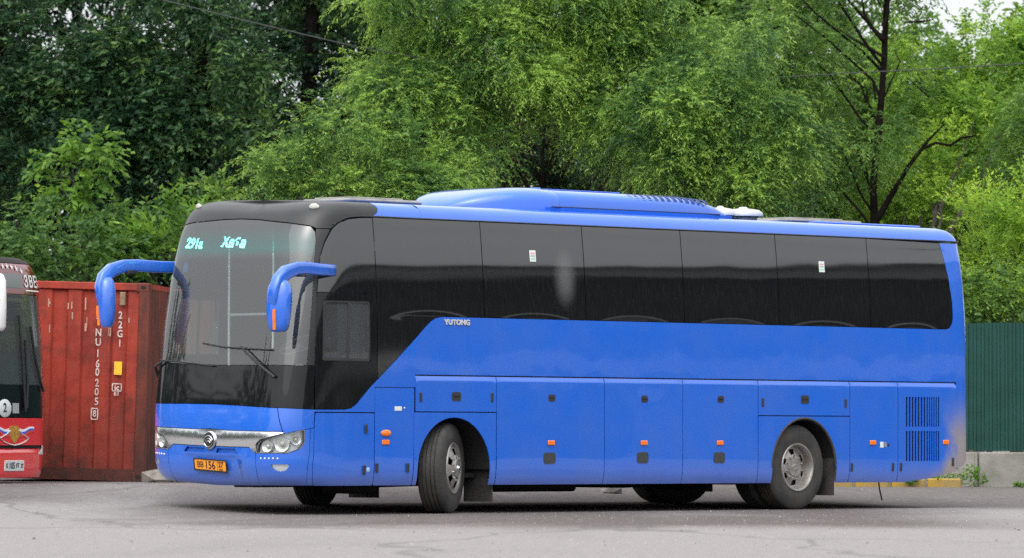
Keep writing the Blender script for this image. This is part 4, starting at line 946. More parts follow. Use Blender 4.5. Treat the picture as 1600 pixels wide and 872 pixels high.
    for t, y in zip("22G1", (492, 507, 521, 536)): put(t, 190, y, .135, sx=.80)
    yp = MB(); yp.box((lx(188.5), .026, lz(574.5)), (.105, .006, .175)); yo = yp.build('height_plate', YEL, C)
    put('2.6m', 188.5, 570, .055, INK); put("8'6\"", 188.5, 580, .06, INK)
    put('ic', 187.5, 605, .10); frame_(187.5, 604.5, .12, .095); put('81', 187.5, 615, .075)
    vb = MB(); vb.box((lx(193), .015, lz(466)), (.075, .05, .18), bev=.01); vb.build('wall_vent', mat('beige_metal', (.33, .22, .13), rough=.7, var=.4), C)
    # scraped remains of older painted marks
    rr = random.Random(3)
    for i in range(16):
        px = rr.choice([75, 78, 108, 112, 135, 143, 172, 176, 202]) + rr.uniform(-2, 2); py = rr.uniform(472, 520); mb = MB(); mb.box((lx(px), .026, lz(py)), (rr.uniform(.008, .018), .002, rr.uniform(.04, .16))); mb.build('scraped_mark', mat('scrape', (.50, .30, .22), rough=.8), C)
container()
# ------------------------------------------------------------------ red coach at the left edge
RED = paint('red_paint', (.88, .012, .020)); REDG = mat('red_glazing', (.16, .008, .012), rough=.12, coat=.5)
def red_coach():
    B = thing('coach', 'red coach at the left edge with dark windscreen, eagle emblem and white mirror', 'coach', (-5.86, 71.2, .20), R(159))
    s2 = Skin(B, lambda p: (p[0] - .85 * prof(p[2])[1] * max(0., 1 - max(0., p[0] - .2) / 3), p[1], .15 + (p[2] - .33) * .872))   # a nearly upright nose
    def zz(y): return ((EYE_Z + (687.3 - y) / 8611 * 70.9) - .20 - .15) / .872 + .33
    inn = MB()
    for P in ([(-3.6, .36), (1.0, .36), (1.0, 3.3), (-3.6, 3.3)],): V, F, _ = s2.panel('x', P, None, off=-.03, th=.002, gs=.3, gz=.3, build=False); inn.add(V, F)
    ib = MB(); V, F = inn.V, inn.F
    kk = len(V)
    mesh('inner_shell', V, F, mat('dim_interior', (.05, .05, .05), rough=.9), B)
    z_bt, z_mask, z_ws, z_hdr, z_top = .34, zz(657), zz(606), zz(466), zz(418)
    s2.panel('bumper', [(-2.75, z_bt), (.3, z_bt), (.3, zz(704)), (-2.75, zz(704))], RED, gs=.12, gz=.08, offfn=lambda a, z: -.03 * max(0, min(1, (z - zz(706)) / .02)))
    up = [(-2.75, zz(699)), (.3, zz(699)), (.3, zz(600)), (.10, zz(628)), (.02, zz(650)), (-.10, z_mask), (-2.5, z_mask), (-2.62, zz(650)), (-2.70, zz(628)), (-2.75, zz(610))]
    s2.panel('front_panel', up, RED, gs=.12, gz=.08)
    s2.panel('groove', [(-2.2, zz(703)), (-.3, zz(703)), (-.3, zz(700)), (-2.2, zz(700))], SUB, off=-.02)
    s2.panel('lower_windscreen_band', [(-2.5, z_mask + .01), (-.10, z_mask + .01), (.03, zz(648)), (.12, zz(626)), (.16, z_ws), (-2.76, z_ws), (-2.72, zz(626)), (-2.63, zz(648))], FRIT, gs=.12, gz=.1)
    wg = s2.panel('windscreen', [(-2.76, z_ws + .01), (.16, z_ws + .01), (.16, z_hdr), (-2.76, z_hdr)], clear_mat('bus_screen', (.5, .54, .53), refl=1.7, film=.10), off=0, gs=.12, gz=.12)
    s2.panel('header_band', [(-2.76, z_hdr + .01), (.18, z_hdr + .01), (.20, z_top), (-2.80, z_top)], REDG, gs=.12, gz=.1)
    s2.panel('sun_screen', [(-1.6, zz(456)), (-.82, zz(456)), (-.82, zz(434)), (-1.6, zz(434))], mat('grey_panel', (.10, .11, .105), rough=.3, coat=.4), off=.006)
    s2.panel('front_cap', [(-3.4, z_top + .012), (.8, z_top + .012), (1.2, 3.563), (-3.8, 3.563)], mat('dark_cap', (.02, .012, .012), rough=.6, spec=.3), gs=.12, gz=.04)
    for m_ in (0, 1):
        f = (lambda P: P) if not m_ else mi
        s2.panel('pillar', f([(.165, zz(628)), (.32, zz(600)), (.32, z_top), (.21, z_top), (.17, z_hdr), (.165, z_ws)]), BLACK_PAINT, gs=.1, gz=.15)
    # rest of the body: sides, roof
    for m_ in (0, 1):
        f = (lambda P: P) if not m_ else mi
        s2.panel('side_panel', f([(.31, .34), (12.9, .34), (12.9, 1.75), (.31, 1.75)]), RED, gs=.5, gz=.2)
        s2.panel('side_window', f([(.33, 1.76), (12.9, 1.76), (12.9, 3.25), (.33, 3.25)]), PANE, gs=.5, gz=.2)
        s2.panel('roof_rail', f([(.8, 3.26), (12.9, 3.26), (12.9, 3.563), (1.2, 3.563)]), RED, gs=.5, gz=.05)
    V2 = [s2.post(surf(a, 3.563)) for a in np.linspace(12.9, -1.3, 40)]; V2 += [s2.post((surf(a, 3.563)[0], 2.55 - surf(a, 3.563)[1], 3.563)) for a in np.linspace(-1.3, 12.9, 40)]
    V2 = [Vector(v) for v in V2]; mesh('roof', V2 , [tuple(range(len(V2)))], RED, B)
    # emblem: gold eagle shield between two tricolour wings
    em = s2.panel('emblem', rnd([(-1.46, zz(669)), (-1.14, zz(669)), (-1.10, zz(684)), (-1.30, zz(697)), (-1.50, zz(684))], .05), mat('emblem_gold', (.60, .32, .03), rough=.45, col2=(.30, .12, .01), vscale=30), off=.006, th=.006)
    for k, (dx, c_) in enumerate(((0, (.85, .85, .88)), (1, (.04, .10, .55)), (2, (.7, .05, .03)))):
        for sg in (-1, 1):
            def q(t, j): return (-1.30 + sg * (.20 + t * .50), zz(673 + 2 * math.sin(t * 6) - t * 1.5 + j * (2.6 + 1.6 * (1 - t))))
            P = [q(t, k) for t in np.linspace(0, 1, 8)] + [q(t, k + 1) for t in np.linspace(1, 0, 8)]
            if sg < 0: P = P[::-1]
            if sum(P[i][0] * P[(i + 1) % 16][1] - P[(i + 1) % 16][0] * P[i][1] for i in range(16)) < 0: P = P[::-1]
            s2.panel('flag_stripe', P, mat('flag%d' % k, c_, rough=.4), off=.006, th=.004, parent=em)
    for sg in (-1, 1):
        wm = MB(); wm.tube([s2.pt(-1.30 + sg * a, zz(y), .008) for a, y in ((.16, 676), (.30, 682), (.52, 688), (.40, 693), (.2, 697), (0, 699))], .007, 5); wm.build('emblem_ribbon', STICK, em)
    # number plate, sticker, lamps
    pl_ = s2.piece('number_plate', -1.30, zz(730.5), .56, .135, .01, STICK, off=.0, bev=.004)
    for t_, dx, sz in (('К', -.215, .08), ('105', -.075, .115), ('УТ', .085, .08), ('27', .215, .07)):
        me = text_mesh(t_, sz, .001, .002)
        for v in me.vertices: v.co = s2.frame(-1.30, zz(730.5), .012) @ Vector((v.co.x + dx, v.co.y, v.co.z))
        link('plate_number', me, INK, pl_)
    st_ = s2.oval('round_sticker', -1.64, zz(642), .19, .115, .003, STICK, off=.003, dome=.98)
    me = text_mesh('2', .16, .001, .003)
    for v in me.vertices: v.co = s2.frame(-1.64, zz(642), .009) @ Vector((v.co.x * 1.3, v.co.y, v.co.z))
    link('sticker_number', me, INK, st_)
    s2.piece('permit', -1.24, zz(642), .18, .13, .003, mat('permit_grey', (.35, .36, .36)), off=.003)
    for m_ in (0, 1):
        f = (lambda P: P) if not m_ else mi
        hh = s2.panel('headlight', f([(-.42, zz(713)), (-.02, zz(714)), (.26, zz(706)), (.28, zz(693)), (.05, zz(697)), (-.25, zz(705))]), LENS_IN, off=.004, th=.02, gs=.08, gz=.06)
    s2.piece('side_lamp', .10, zz(722), .10, .07, .01, LENS_IN)
    # white lettering on the header
    def txt(t, a, y, size, sx=1., nm='lettering', shear=0.):
        me = text_mesh(t, size, .001, size * .02); M = s2.frame(a, zz(y), .006)
        for v in me.vertices: v.co = M @ Vector((v.co.x * sx, v.co.y, v.co.z))
        link(nm, me, STICK, B)
    for i, c_ in enumerate('ЗВЕЗДА'[:4]):
        txt(c_, (-.68, -.50, -.33, -.14)[i], 446, .21, sx=1.0)
    ul = MB(); ul.tube([s2.pt(a, zz(459.5), .006) for a in np.linspace(-.72, .02, 8)], .010, 5); ul.build('underline', STICK, B)
    for i in range(7):
        t = -1 + 2 * i / 6; a = -1.30 + t * .52; y = 423.5 + 6.5 * t * t
        txt('★', a, y, .085, sx=1.1, nm='star')
    # mirror, wiper, aerial
    mr = MB(); F_ = s2.frame(-2.62, zz(470), .0); base = F_.translation
    rings = []
    for y, w in ((428, .03), (431, .09), (440, .14), (480, .15), (512, .14), (519, .08)):
        z = EYE_Z + (687.3 - y) / 8611 * 68 - .20
        rings.append([(-.40 + w * math.cos(t) * .6, 2.42 + w * .55 * math.sin(t) + .1, z) for t in [2 * math.pi * k / 12 for k in range(12)]])
    mo = MB().loft(rings).build('wing_mirror', mat('mirror_white', (.78, .77, .74), rough=.3, coat=.4), B, smooth=60)
    MB().tube([(-.42, 2.65, 2.38), (-.25, 2.5, 2.5), (.1, 2.3, 2.55)], .04, 8).build('mirror_arm', INK, B)
    for P, nm in (([(-.30, 1.60), (-.42, 1.75), (-.58, 2.1), (-.70, 2.55)], 'wiper'), ([(-.9, 1.35), (-.86, 1.7), (-.9, 2.35)], 'wiper'), ([(-.95, 1.3), (-1.0, 1.9), (-1.1, 2.7)], 'wiper')):
        mb = MB(); mb.tube([s2.pt(a, z, .03) for a, z in P], .018, 5); mb.build(nm, INK, B)
    MB().tube([(.9, .4, 3.0), (.9, .4, 3.05), (1.25, .4, 3.07)], .015, 5).build('aerial', STICK, B)
    ibx = MB(); ibx.box((2.5, 1.275, 1.15), (4.4, 2.2, .08)); ibx.box((4.6, 1.275, 1.9), (.1, 2.2, 1.6)); ibx.build('cabin_floor', TRIM, B)
    wheel(B, (2.6, 2.32, .50), 0, flip=True); wheel(B, (2.6, .23, .50), 0); wheel(B, (8.8, 2.32, .50), 0, flip=True); wheel(B, (8.8, .23, .50), 0)
    cb_ = MB(); cb_.box((6, 1.275, .42), (11, 2.2, .4)); cb_.build('chassis', SUB, B)
red_coach()
# ------------------------------------------------------------------ fence of green profiled sheet on a concrete plinth
FG = mat('green_sheet', (.011, .062, .050), rough=.6, spec=.3, coat=.0, var=.25, vscale=3); CONC = mat('concrete', (.30, .285, .26), rough=.92, col2=(.15, .14, .12), vscale=2.2, bump=.5, bscale=25)
FY = 80.5
def fence():
    Fn = thing('sheet_fence', 'dark green corrugated sheet fence on concrete plinth beyond the coach tail', 'fence', (0, FY, 0))
    z0, z1 = EYE_Z + (685 - 703) / 8611 * FY, EYE_Z + (685 - 502.5) / 8611 * FY
    base = gz(9, FY)
    def sheet_mesh():
        V, F = [], []; x = 0; P = []
        while x < 1.149:
            P += [(x, 0), (x + .055, 0), (x + .068, .022), (x + .100, .022)]; x += .115
        P.append((1.15, 0))
        for x, d in P: V += [(x, -d, 0), (x, -d, z1 - z0), (x, -d + .004, 0), (x, -d + .004, z1 - z0)]
        for i in range(len(P) - 1): a = 4 * i; F += [(a, a + 4, a + 5, a + 1), (a + 2, a + 3, a + 7, a + 6), (a + 1, a + 5, a + 7, a + 3)]
        me = bpy.data.meshes.new('fence_sheet'); me.from_pydata(V, [], F); me.update(); me.materials.append(FG); return me
    sm_ = sheet_mesh()
    for i in range(-8, 18):
        link('fence_sheet', sm_, None, Fn, (i * 1.152, (i % 2) * .003, z0 + .006 * math.sin(i * 2.3)), (0, R(.2) * math.sin(i * 1.9), 0))
    for z in (z0 + .45, z1 - .35):
        mb = MB(); mb.box((5.8, .035, z), (30, .04, .04)); mb.build('fence_rail', FG, Fn)
    rr = random.Random(8)
    ex = [-9.2, -6.2, -3.2, -.2, 2.9, 4.9, 6.78, 9.9, 13.0, 16.0, 19.0]
    for a, b in zip(ex, ex[1:]):
        mb = MB(); w = b - a - .06; mb.box(((a + b) / 2 , -.05 + rr.uniform(-.03, .03), (z0 + base) / 2 - .06), (w, .32, z0 - base + .1), bev=.02, rz=0); mb.build('plinth_block', CONC, Fn)
    for x in (6.70, 12.8):
        mb = MB(); mb.box((x, -.01, (z0 + base) / 2), (.07, .10, z0 - base + .04)); mb.build('fence_post', mat('post_rust', (.10, .07, .06), rough=.8), Fn)
fence()
KY = mat('kerb_yellow', (.40, .25, .03), rough=.85, col2=(.28, .20, .08), vscale=6, bump=.4, bscale=30)
for i in range(5):
    x = 4.15 + i * .52
    mb = MB(); mb.box((0, 0, .0), (.49, .20, .22), bev=.02); o = mb.build('kerb_block', KY, None, (x, 79.4, gz(x, 79.4) + .015), (0, 0, R([0, 2, -1, 1, -3][i])))
    tag(o, ['leftmost worn yellow kerb block behind the coach tail', 'second worn yellow kerb block from the rear wheel', 'middle one of the worn yellow kerb blocks in the row', 'worn yellow kerb block left of the last one near the weeds', 'last yellow kerb block on the right beside the weeds'][i], 'kerb block', 'yellow kerb blocks behind the coach')
# rubble at the container foot, a weed tuft seen under the coach
RUB = mat('rubble', (.27, .25, .22), rough=.95, col2=(.12, .10, .085), vscale=6)
def rock(x, y, s, sd, nm='rock'):
    rr = random.Random(sd); V = []; F = []
    t = (1 + 5 ** .5) / 2
    ico = [(-1, t, 0), (1, t, 0), (-1, -t, 0), (1, -t, 0), (0, -1, t), (0, 1, t), (0, -1, -t), (0, 1, -t), (t, 0, -1), (t, 0, 1), (-t, 0, -1), (-t, 0, 1)]
    fs = [(0, 11, 5), (0, 5, 1), (0, 1, 7), (0, 7, 10), (0, 10, 11), (1, 5, 9), (5, 11, 4), (11, 10, 2), (10, 7, 6), (7, 1, 8), (3, 9, 4), (3, 4, 2), (3, 2, 6), (3, 6, 8), (3, 8, 9), (4, 9, 5), (2, 4, 11), (6, 2, 10), (8, 6, 7), (9, 8, 1)]
    V = [(a * s * .5 * rr.uniform(.7, 1.3), b * s * .45 * rr.uniform(.7, 1.2), c * s * .28 * rr.uniform(.6, 1.2)) for a, b, c in ico]
    return mesh(nm, V, fs, RUB, None, loc=(x, y, gz(x, y) + s * .12))
rlab = ['grey rubble lump at the container corner beneath the coach nose', 'small broken stone right of the container foot', 'pale stone under the blue bumper', 'flat stone under the blue bumper right of the pale one']
for i, (px, s_) in enumerate(((256, .30), (272, .20), (300, .26), (333, .22))):
    y = 72.3; x = (px - 800) / 8611 * y; tag(rock(x, y, s_, i + 3), rlab[i], 'rock', 'rubble under the coach nose')
for i, (px, y, s_) in enumerate(((953, 71.5, .16), (890, 72.0, .07), (875, 72.5, .06))):
    x = (px - 800) / 8611 * y; tag(rock(x, y, s_, i + 13), ['dark lump of rubble beneath the middle of the coach', 'pebble beneath the coach left of the dark lump', 'tiny pebble beneath the coach, left of two others'][i], 'rock', 'stones beneath the coach')
# ------------------------------------------------------------------ foliage
DENS = 4.3
GAPS = [(150, 28, 66, 36), (388, 4, 44, 34), (1545, -25, 85, 50), (1350, 22, 44, 40), (480, 150, 38, 42), (1450, 40, 40, 34), (235, 45, 40, 26)]   # where the sky shows through the crowns
def in_gap(c, grow=0):
    x = 800 + 8611 * c[:, 0] / c[:, 1]; y = 686 - 8611 * (c[:, 2] - EYE_Z) / c[:, 1]; m = np.zeros(len(c), bool)
    for gx, gy, a, b in GAPS: m |= ((x - gx) / (a + grow)) ** 2 + ((y - gy) / (b + grow)) ** 2 < 1
    return m
def bunches(region, n, size, seed, Y0=87.2, dY=1.6, flat=.62):
    """many overlapping boughs inside an outline given as ellipses: each is a small dome lit from above and dark beneath"""
    rr = random.Random(seed); out = []
    for k in range(n):
        x, y, a, b = rr.choice(region); t = rr.uniform(0, 6.283); q = math.sqrt(rr.random()); s_ = size * rr.uniform(.65, 1.35)
        out.append(lobe(x + a * q * math.cos(t), y + b * q * math.sin(t), Y0 + dY * rr.random() * (1.2 - q * .5), s_, s_ * flat))
    return out
def leaf_mat(name, dark, mid, light, trans=.35, spec=.35):
    m = bpy.data.materials.new(name); m.use_nodes = True; n, l = m.node_tree.nodes, m.node_tree.links; b = n['Principled BSDF']; out = n['Material Output']
    at = n.new('ShaderNodeAttribute'); at.attribute_name = 'tint'; rp = n.new('ShaderNodeValToRGB'); l.new(at.outputs['Fac'], rp.inputs[0])
    e = rp.color_ramp.elements; e[0].position = .05; e[0].color = (*dark, 1); e[1].position = .95; e[1].color = (*light, 1); x = rp.color_ramp.elements.new(.5); x.color = (*mid, 1)
    l.new(rp.outputs[0], b.inputs['Base Color']); b.inputs['Roughness'].default_value = .42; b.inputs['Specular IOR Level'].default_value = spec
    t = n.new('ShaderNodeBsdfTranslucent'); g = n.new('ShaderNodeHueSaturation'); g.inputs['Value'].default_value = 1.5; g.inputs['Hue'].default_value = .485; l.new(rp.outputs[0], g.inputs['Color']); l.new(g.outputs[0], t.inputs[0])
    ms = n.new('ShaderNodeMixShader'); ms.inputs[0].default_value = trans; l.new(b.outputs[0], ms.inputs[1]); l.new(t.outputs[0], ms.inputs[2]); l.new(ms.outputs[0], out.inputs[0]); return m
def unit(a): return a / np.maximum(np.linalg.norm(a, axis=-1, keepdims=True), 1e-9)
def leaves(cl, twigs, per, L, W, tl, droop, rng, spread=.8, up=.25, tbase=None, tvar=.14, tip=.25):
    """cl: (n,7) clump centre, outward direction, radius. Returns quads and a tint per vertex."""
    n = len(cl); c = np.repeat(cl[:, :3], twigs, 0); o = np.repeat(cl[:, 3:6], twigs, 0); r = np.repeat(cl[:, 6], twigs)
    ct = np.repeat(tbase if tbase is not None else rng.uniform(.2, .7, n), twigs)
    m = len(c); d = unit(o * .55 + rng.normal(size=(m, 3)) * spread + np.array([0, 0, up])); start = c + d * (r * rng.uniform(.05, .75, m))[:, None]
    ln = tl * rng.uniform(.6, 1.25, m)
    s = (np.arange(per) + .5) / per
    P = start[:, None, :] + d[:, None, :] * (ln[:, None] * s)[..., None]; P[..., 2] -= droop * (ln[:, None] * s ** 2 * 1.0)
    T = np.repeat(d[:, None, :], per, 1).copy(); T[..., 2] -= droop * 2 * s; T = unit(T)
    side = unit(np.cross(T, np.array([0., 0, 1.])) + 1e-6); alt = np.where(np.arange(per) % 2 == 0, 1., -1.)[None, :, None]
    rnd_ = rng.normal(size=T.shape) * .35
    D = unit(T * .75 + side * alt * .75 + rnd_ + np.array([0, 0, -.25 * (droop > 0)])); D = D.reshape(-1, 3); P = P.reshape(-1, 3)
    k = len(P); l_ = L * rng.uniform(.65, 1.25, k)[:, None]; w_ = W * rng.uniform(.7, 1.25, k)[:, None]
    sd = unit(np.cross(D, unit(rng.normal(size=(k, 3)) + np.array([0, 0, 1.3]))))
    V = np.stack([P, P + D * l_ * .42 + sd * w_ * .5, P + D * l_, P + D * l_ * .42 - sd * w_ * .5], 1)
    t = np.repeat(ct, per) + tip * (np.tile(s, m) - .5) + rng.normal(size=k) * tvar * .5
    return V.reshape(-1, 3), np.repeat(np.clip(t, 0, 1), 4)
def crown(name, V, t, mt, parent):
    n = len(V) // 4; me = bpy.data.meshes.new(name); me.vertices.add(len(V)); me.vertices.foreach_set('co', V.astype(np.float32).ravel())
    me.loops.add(4 * n); me.loops.foreach_set('vertex_index', np.arange(4 * n, dtype=np.int32)); me.polygons.add(n)
    me.polygons.foreach_set('loop_start', np.arange(0, 4 * n, 4, dtype=np.int32)); me.polygons.foreach_set('loop_total', np.full(n, 4, dtype=np.int32)) if False else None
    me.update(calc_edges=True); a = me.attributes.new('tint', 'FLOAT', 'POINT'); a.data.foreach_set('value', t.astype(np.float32))
    me.materials.append(mt); o = link(name, me, None, parent); return o
BARK = mat('bark', (.055, .045, .036), rough=.95, col2=(.022, .018, .015), vscale=7, bump=.8, bscale=14); BARKD = mat('bark_dark', (.014, .011, .010), rough=1., spec=.05, var=.5, vscale=9, bump=.8, bscale=14)
def sstep(v, a, b): t = np.clip((v - a) / (b - a), 0, 1); return t * t * (3 - 2 * t)
def clumps(lobes, per_m2, rad, rng, front=.6, inner=.25):
    out = []
    for (cx, cy, cz, rx, ry, rz) in lobes:
        n = max(4, int(DENS * per_m2 * 4 * ((rx * ry + rx * rz + ry * rz) / 3)))
        d = unit(rng.normal(size=(n, 3))); flip = (d[:, 1] > 0) & (rng.random(n) < front); d[flip, 1] *= -1
        f = np.where(rng.random(n) < inner, rng.uniform(.35, .8, n), rng.uniform(.82, 1.08, n))
        # uneven outline
        f *= 1 + .16 * np.sin(d[:, 0] * 7 + cx) * np.cos(d[:, 2] * 8 + cz)
        p = np.array([cx, cy, cz]) + d * f[:, None] * np.array([rx, ry, rz]); out.append(np.concatenate([p, d, (rad * rng.uniform(.7, 1.35, n))[:, None]], 1))
    return np.concatenate(out)
def tree(name, label, base, trunk, lobes, mt, bark=BARK, per_m2=2.2, rad=.45, twigs=22, per=12, L=.10, W=.028, tl=.42, droop=.35, seed=1, tint=.45, tvar=.22, limbs=14, group=None, cat='tree', front=.85, spread=.8, up=.25, cut=None, tip=.25, inner=.25, dome=False):
    """trunk: list of (x, y, z, radius) in world metres; lobes: ellipsoids that carry the leaf clumps"""
    rng = np.random.default_rng(seed); b = np.array([base[0], base[1], gz(base[0], base[1])])
    T = thing(name, label, cat, tuple(b), 0, group)
    cl = clumps(lobes, per_m2, rad, rng, front, inner)
    if cut is not None: cl = cl[cut(cl)]
    cl = cl[~in_gap(cl, max(0, rad - .35) * 40)]
    sx = 800 + 8611 * cl[:, 0] / np.maximum(cl[:, 1], 1); sy = 686 - 8611 * (cl[:, 2] - EYE_Z) / np.maximum(cl[:, 1], 1)
    if cl[0, 1] > 80 and abs(cl[0, 0]) < 30: cl = cl[((sx > -120) & (sx < 1720) & (sy > -90) & (sy < 560)) | (rng.random(len(cl)) < .25)]
    if dome: cl = cl[(cl[:, 5] > -.25) | (rng.random(len(cl)) < .12)]
    cl[:, :3] -= b
    tr = MB(); tp = [(x - b[0], y - b[1], z - b[2]) for x, y, z, r in trunk]; tr.tube(tp, [q[3] for q in trunk], 10); tk = tr.build('trunk', bark, T, smooth=60)
    # limbs from the trunk to some of the clumps
    lm = MB(); tpa = np.array(tp); idx = rng.permutation(len(cl))[:limbs]
    for i in idx:
        e = cl[i, :3]; zt = np.clip(e[2] - np.linalg.norm(e[:2] - tpa[-1][:2]) * .7 - .4, .5, tpa[-1][2]); a = np.array([np.interp(zt, tpa[:, 2], tpa[:, k]) for k in range(3)])
        mid = a * .5 + e * .5 + np.array([0, 0, .25]) + rng.normal(size=3) * .15; rr = .010 + .008 * np.linalg.norm(e - a)
        lm.tube([a, a * .75 + mid * .25 + rng.normal(size=3) * .05, mid, e * .7 + mid * .3, e], [rr, rr * .85, rr * .6, rr * .4, rr * .15], 5, cap=False)
    lm.build('limb', bark, tk, smooth=70)['kind'] = 'stuff'
    tb = np.clip(tint + rng.normal(size=len(cl)) * tvar, 0, 1)
    V, t = leaves(cl, twigs, per, L, W, tl, droop, rng, tbase=tb, spread=spread, up=up, tip=tip); o = crown('crown', V, t, mt, T); o['kind'] = 'stuff' if False else 'thing'
    del o['kind']
    return T
WIL = leaf_mat('willow_leaf', (0.026, 0.074, 0.026), (0.102, 0.220, 0.052), (0.320, 0.495, 0.090), trans=0.38, spec=.25)
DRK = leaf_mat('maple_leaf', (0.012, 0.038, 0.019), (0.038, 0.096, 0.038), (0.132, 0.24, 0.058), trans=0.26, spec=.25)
BRT = leaf_mat('bright_leaf', (0.078, 0.182, 0.029), (0.182, 0.338, 0.044), (0.39, 0.559, 0.065), trans=0.42, spec=.25)
MIDG = leaf_mat('ash_leaf', (0.049, 0.119, 0.031), (0.105, 0.21, 0.042), (0.238, 0.378, 0.056), trans=0.36, spec=.25)
def px(x, Y): return (x - 800) / 8611 * Y
def pz(y, Y): return EYE_Z + (686 - y) / 8611 * Y
def lobe(x, y, Y, rx, ry, d=None): s = Y / 8611.; return (px(x, Y), Y, pz(y, Y), rx * s, d or (rx + ry) * .5 * s * .8, ry * s)
# dark trees on the left
tree('maple_tree', 'dark leafy tree standing behind the red coach at the far left', (px(-20, 93), 93), [(px(-20, 93), 93, 0, .28), (px(-10, 93), 93, 4, .22), (px(0, 93), 93, 9, .12)],
     bunches([(40, 90, 190, 120), (20, 280, 150, 110), (130, 210, 110, 80)], 44, 62, 31, 91.2, 2.0, .5) + [lobe(60, -160, 94, 260, 130)], DRK, BARKD, seed=3, tint=.40, dome=True, L=.125, W=.05, twigs=18, per=9, tl=.42, droop=.3, rad=.5, per_m2=2.0)
tree('maple_tree', 'tall dark tree with a thick forked trunk left of the bright willow', (px(305, 91), 91), [(px(300, 92), 92, 0, .28), (px(306, 92), 92, 4.2, .22), (px(314, 92), 92, 6.4, .19), (px(300, 92), 92, 8.6, .14), (px(285, 92), 92, 11, .07)],
     bunches([(300, 260, 170, 90), (280, 40, 110, 50), (230, 120, 90, 90), (400, 120, 100, 110)], 48, 58, 32, 90.9, 2.0, .5) + [lobe(330, 390, 91.6, 200, 60), lobe(310, -100, 92.5, 240, 110)], DRK, BARKD, seed=5, tint=.40, dome=True, L=.125, W=.05, twigs=18, per=9, tl=.42, droop=.3, rad=.5, per_m2=1.9, cut=lambda c: ~((np.abs(c[:, 0] - px(312, 91)) < .35) & (c[:, 2] > 6.6) & (c[:, 2] < 7.6) & (c[:, 1] < 92)))
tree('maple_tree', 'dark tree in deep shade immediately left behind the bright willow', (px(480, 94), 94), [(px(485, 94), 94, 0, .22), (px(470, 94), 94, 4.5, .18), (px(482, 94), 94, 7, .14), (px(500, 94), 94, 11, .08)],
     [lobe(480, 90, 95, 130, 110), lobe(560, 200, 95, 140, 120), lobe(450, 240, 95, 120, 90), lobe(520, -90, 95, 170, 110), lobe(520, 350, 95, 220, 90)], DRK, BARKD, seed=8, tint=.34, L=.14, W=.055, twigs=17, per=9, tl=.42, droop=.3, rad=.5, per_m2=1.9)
# the bright willow in the middle
tree('willow_tree', 'large bright green willow spreading behind the middle of the blue coach', (px(830, 89), 89), [(px(830, 91), 91, 0, .24), (px(840, 91), 91, 3.5, .15), (px(870, 91), 91, 6.5, .09), (px(900, 91), 91, 9.5, .05)],
     bunches([(700, 70, 130, 120), (880, 90, 130, 110), (640, 190, 70, 70), (800, 200, 120, 60), (960, 190, 90, 60), (1060, 80, 100, 100), (860, 10, 260, 60), (1110, 150, 70, 80), (830, 60, 110, 90), (830, 60, 110, 90)], 84, 52, 4) + [lobe(760, -90, 88.4, 190, 80), lobe(980, -90, 88.6, 190, 80)],
     WIL, seed=11, tint=.50, L=.082, W=.019, twigs=30, per=14, tl=.42, droop=.5, rad=.30, per_m2=3.0, limbs=30, tip=.62, dome=True, tvar=.26, inner=.12)
tree('willow_tree', 'lower bright willow mass arching over the front roof of the blue coach', (px(560, 86.5), 86.5), [(px(560, 86.5), 86.5, 0, .2), (px(550, 86.5), 86.5, 3, .15), (px(530, 86.5), 86.5, 5, .07)],
     bunches([(505, 225, 75, 55), (590, 260, 100, 55), (450, 275, 45, 40), (680, 285, 70, 35), (560, 320, 140, 30)], 30, 42, 5, 85.6, 1.2), WIL, seed=12, tint=.54, L=.082, W=.019, twigs=30, per=14, tl=.42, droop=.35, rad=.28, per_m2=3.2, tip=.62, dome=True, tvar=.26, inner=.12)
tree('willow_tree', 'willow with drooping feathery sprays behind the white roof vents of the coach', (px(1190, 86.5), 86.5), [(px(1170, 86.5), 86.5, 0, .2), (px(1180, 86.5), 86.5, 3, .15), (px(1150, 86.5), 86.5, 5.5, .08)],
     bunches([(1040, 250, 45, 50), (1120, 250, 70, 60), (1190, 290, 60, 40), (1080, 150, 60, 50), (1180, 120, 80, 90), (1230, 210, 60, 55)], 34, 44, 6, 85.8, 1.4), WIL, seed=14, tint=.48, L=.082, W=.019, twigs=30, per=14, tl=.42, droop=.5, rad=.28, per_m2=3.0, tip=.62, dome=True, tvar=.26, inner=.12)
# dark understorey beneath the willow
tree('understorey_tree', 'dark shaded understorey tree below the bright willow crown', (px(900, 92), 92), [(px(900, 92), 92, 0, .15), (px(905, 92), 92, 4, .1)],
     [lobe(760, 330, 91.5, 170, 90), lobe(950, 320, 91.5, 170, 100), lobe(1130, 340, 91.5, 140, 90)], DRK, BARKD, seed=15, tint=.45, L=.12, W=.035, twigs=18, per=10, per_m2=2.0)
# right-hand trees
T_R = tree('forked_tree', 'slender tree with dark bare trunk and one forking limb right of the roof hatch', (px(1362, 88), 88), [(px(1358, 88), 88, 0, .10), (px(1362, 88), 88, 3.2, .074), (px(1366, 88), 88, 4.4, .064), (px(1365, 88), 88, 5.0, .056), (px(1373, 88), 88, 5.8, .060), (px(1378, 88), 88, 6.4, .052), (px(1382, 88), 88, 7.0, .050), (px(1386, 88), 88, 8.3, .045), (px(1380, 88), 88, 10.4, .03)],
     [lobe(1372, 215, 87.4, 30, 34), lobe(1300, 60, 88.8, 110, 70), lobe(1330, 230, 89.2, 70, 60), lobe(1290, 290, 88.9, 60, 55), lobe(1440, -20, 88.6, 110, 45), lobe(1310, -60, 88.5, 140, 60), lobe(1255, 150, 88.7, 60, 70)], MIDG, BARKD, seed=21, tint=.50, tvar=.2, L=.10, W=.026, twigs=22, per=12, tl=.42, droop=.35, rad=.40, per_m2=2.1)
b_ = T_R.location
br_ = MB()
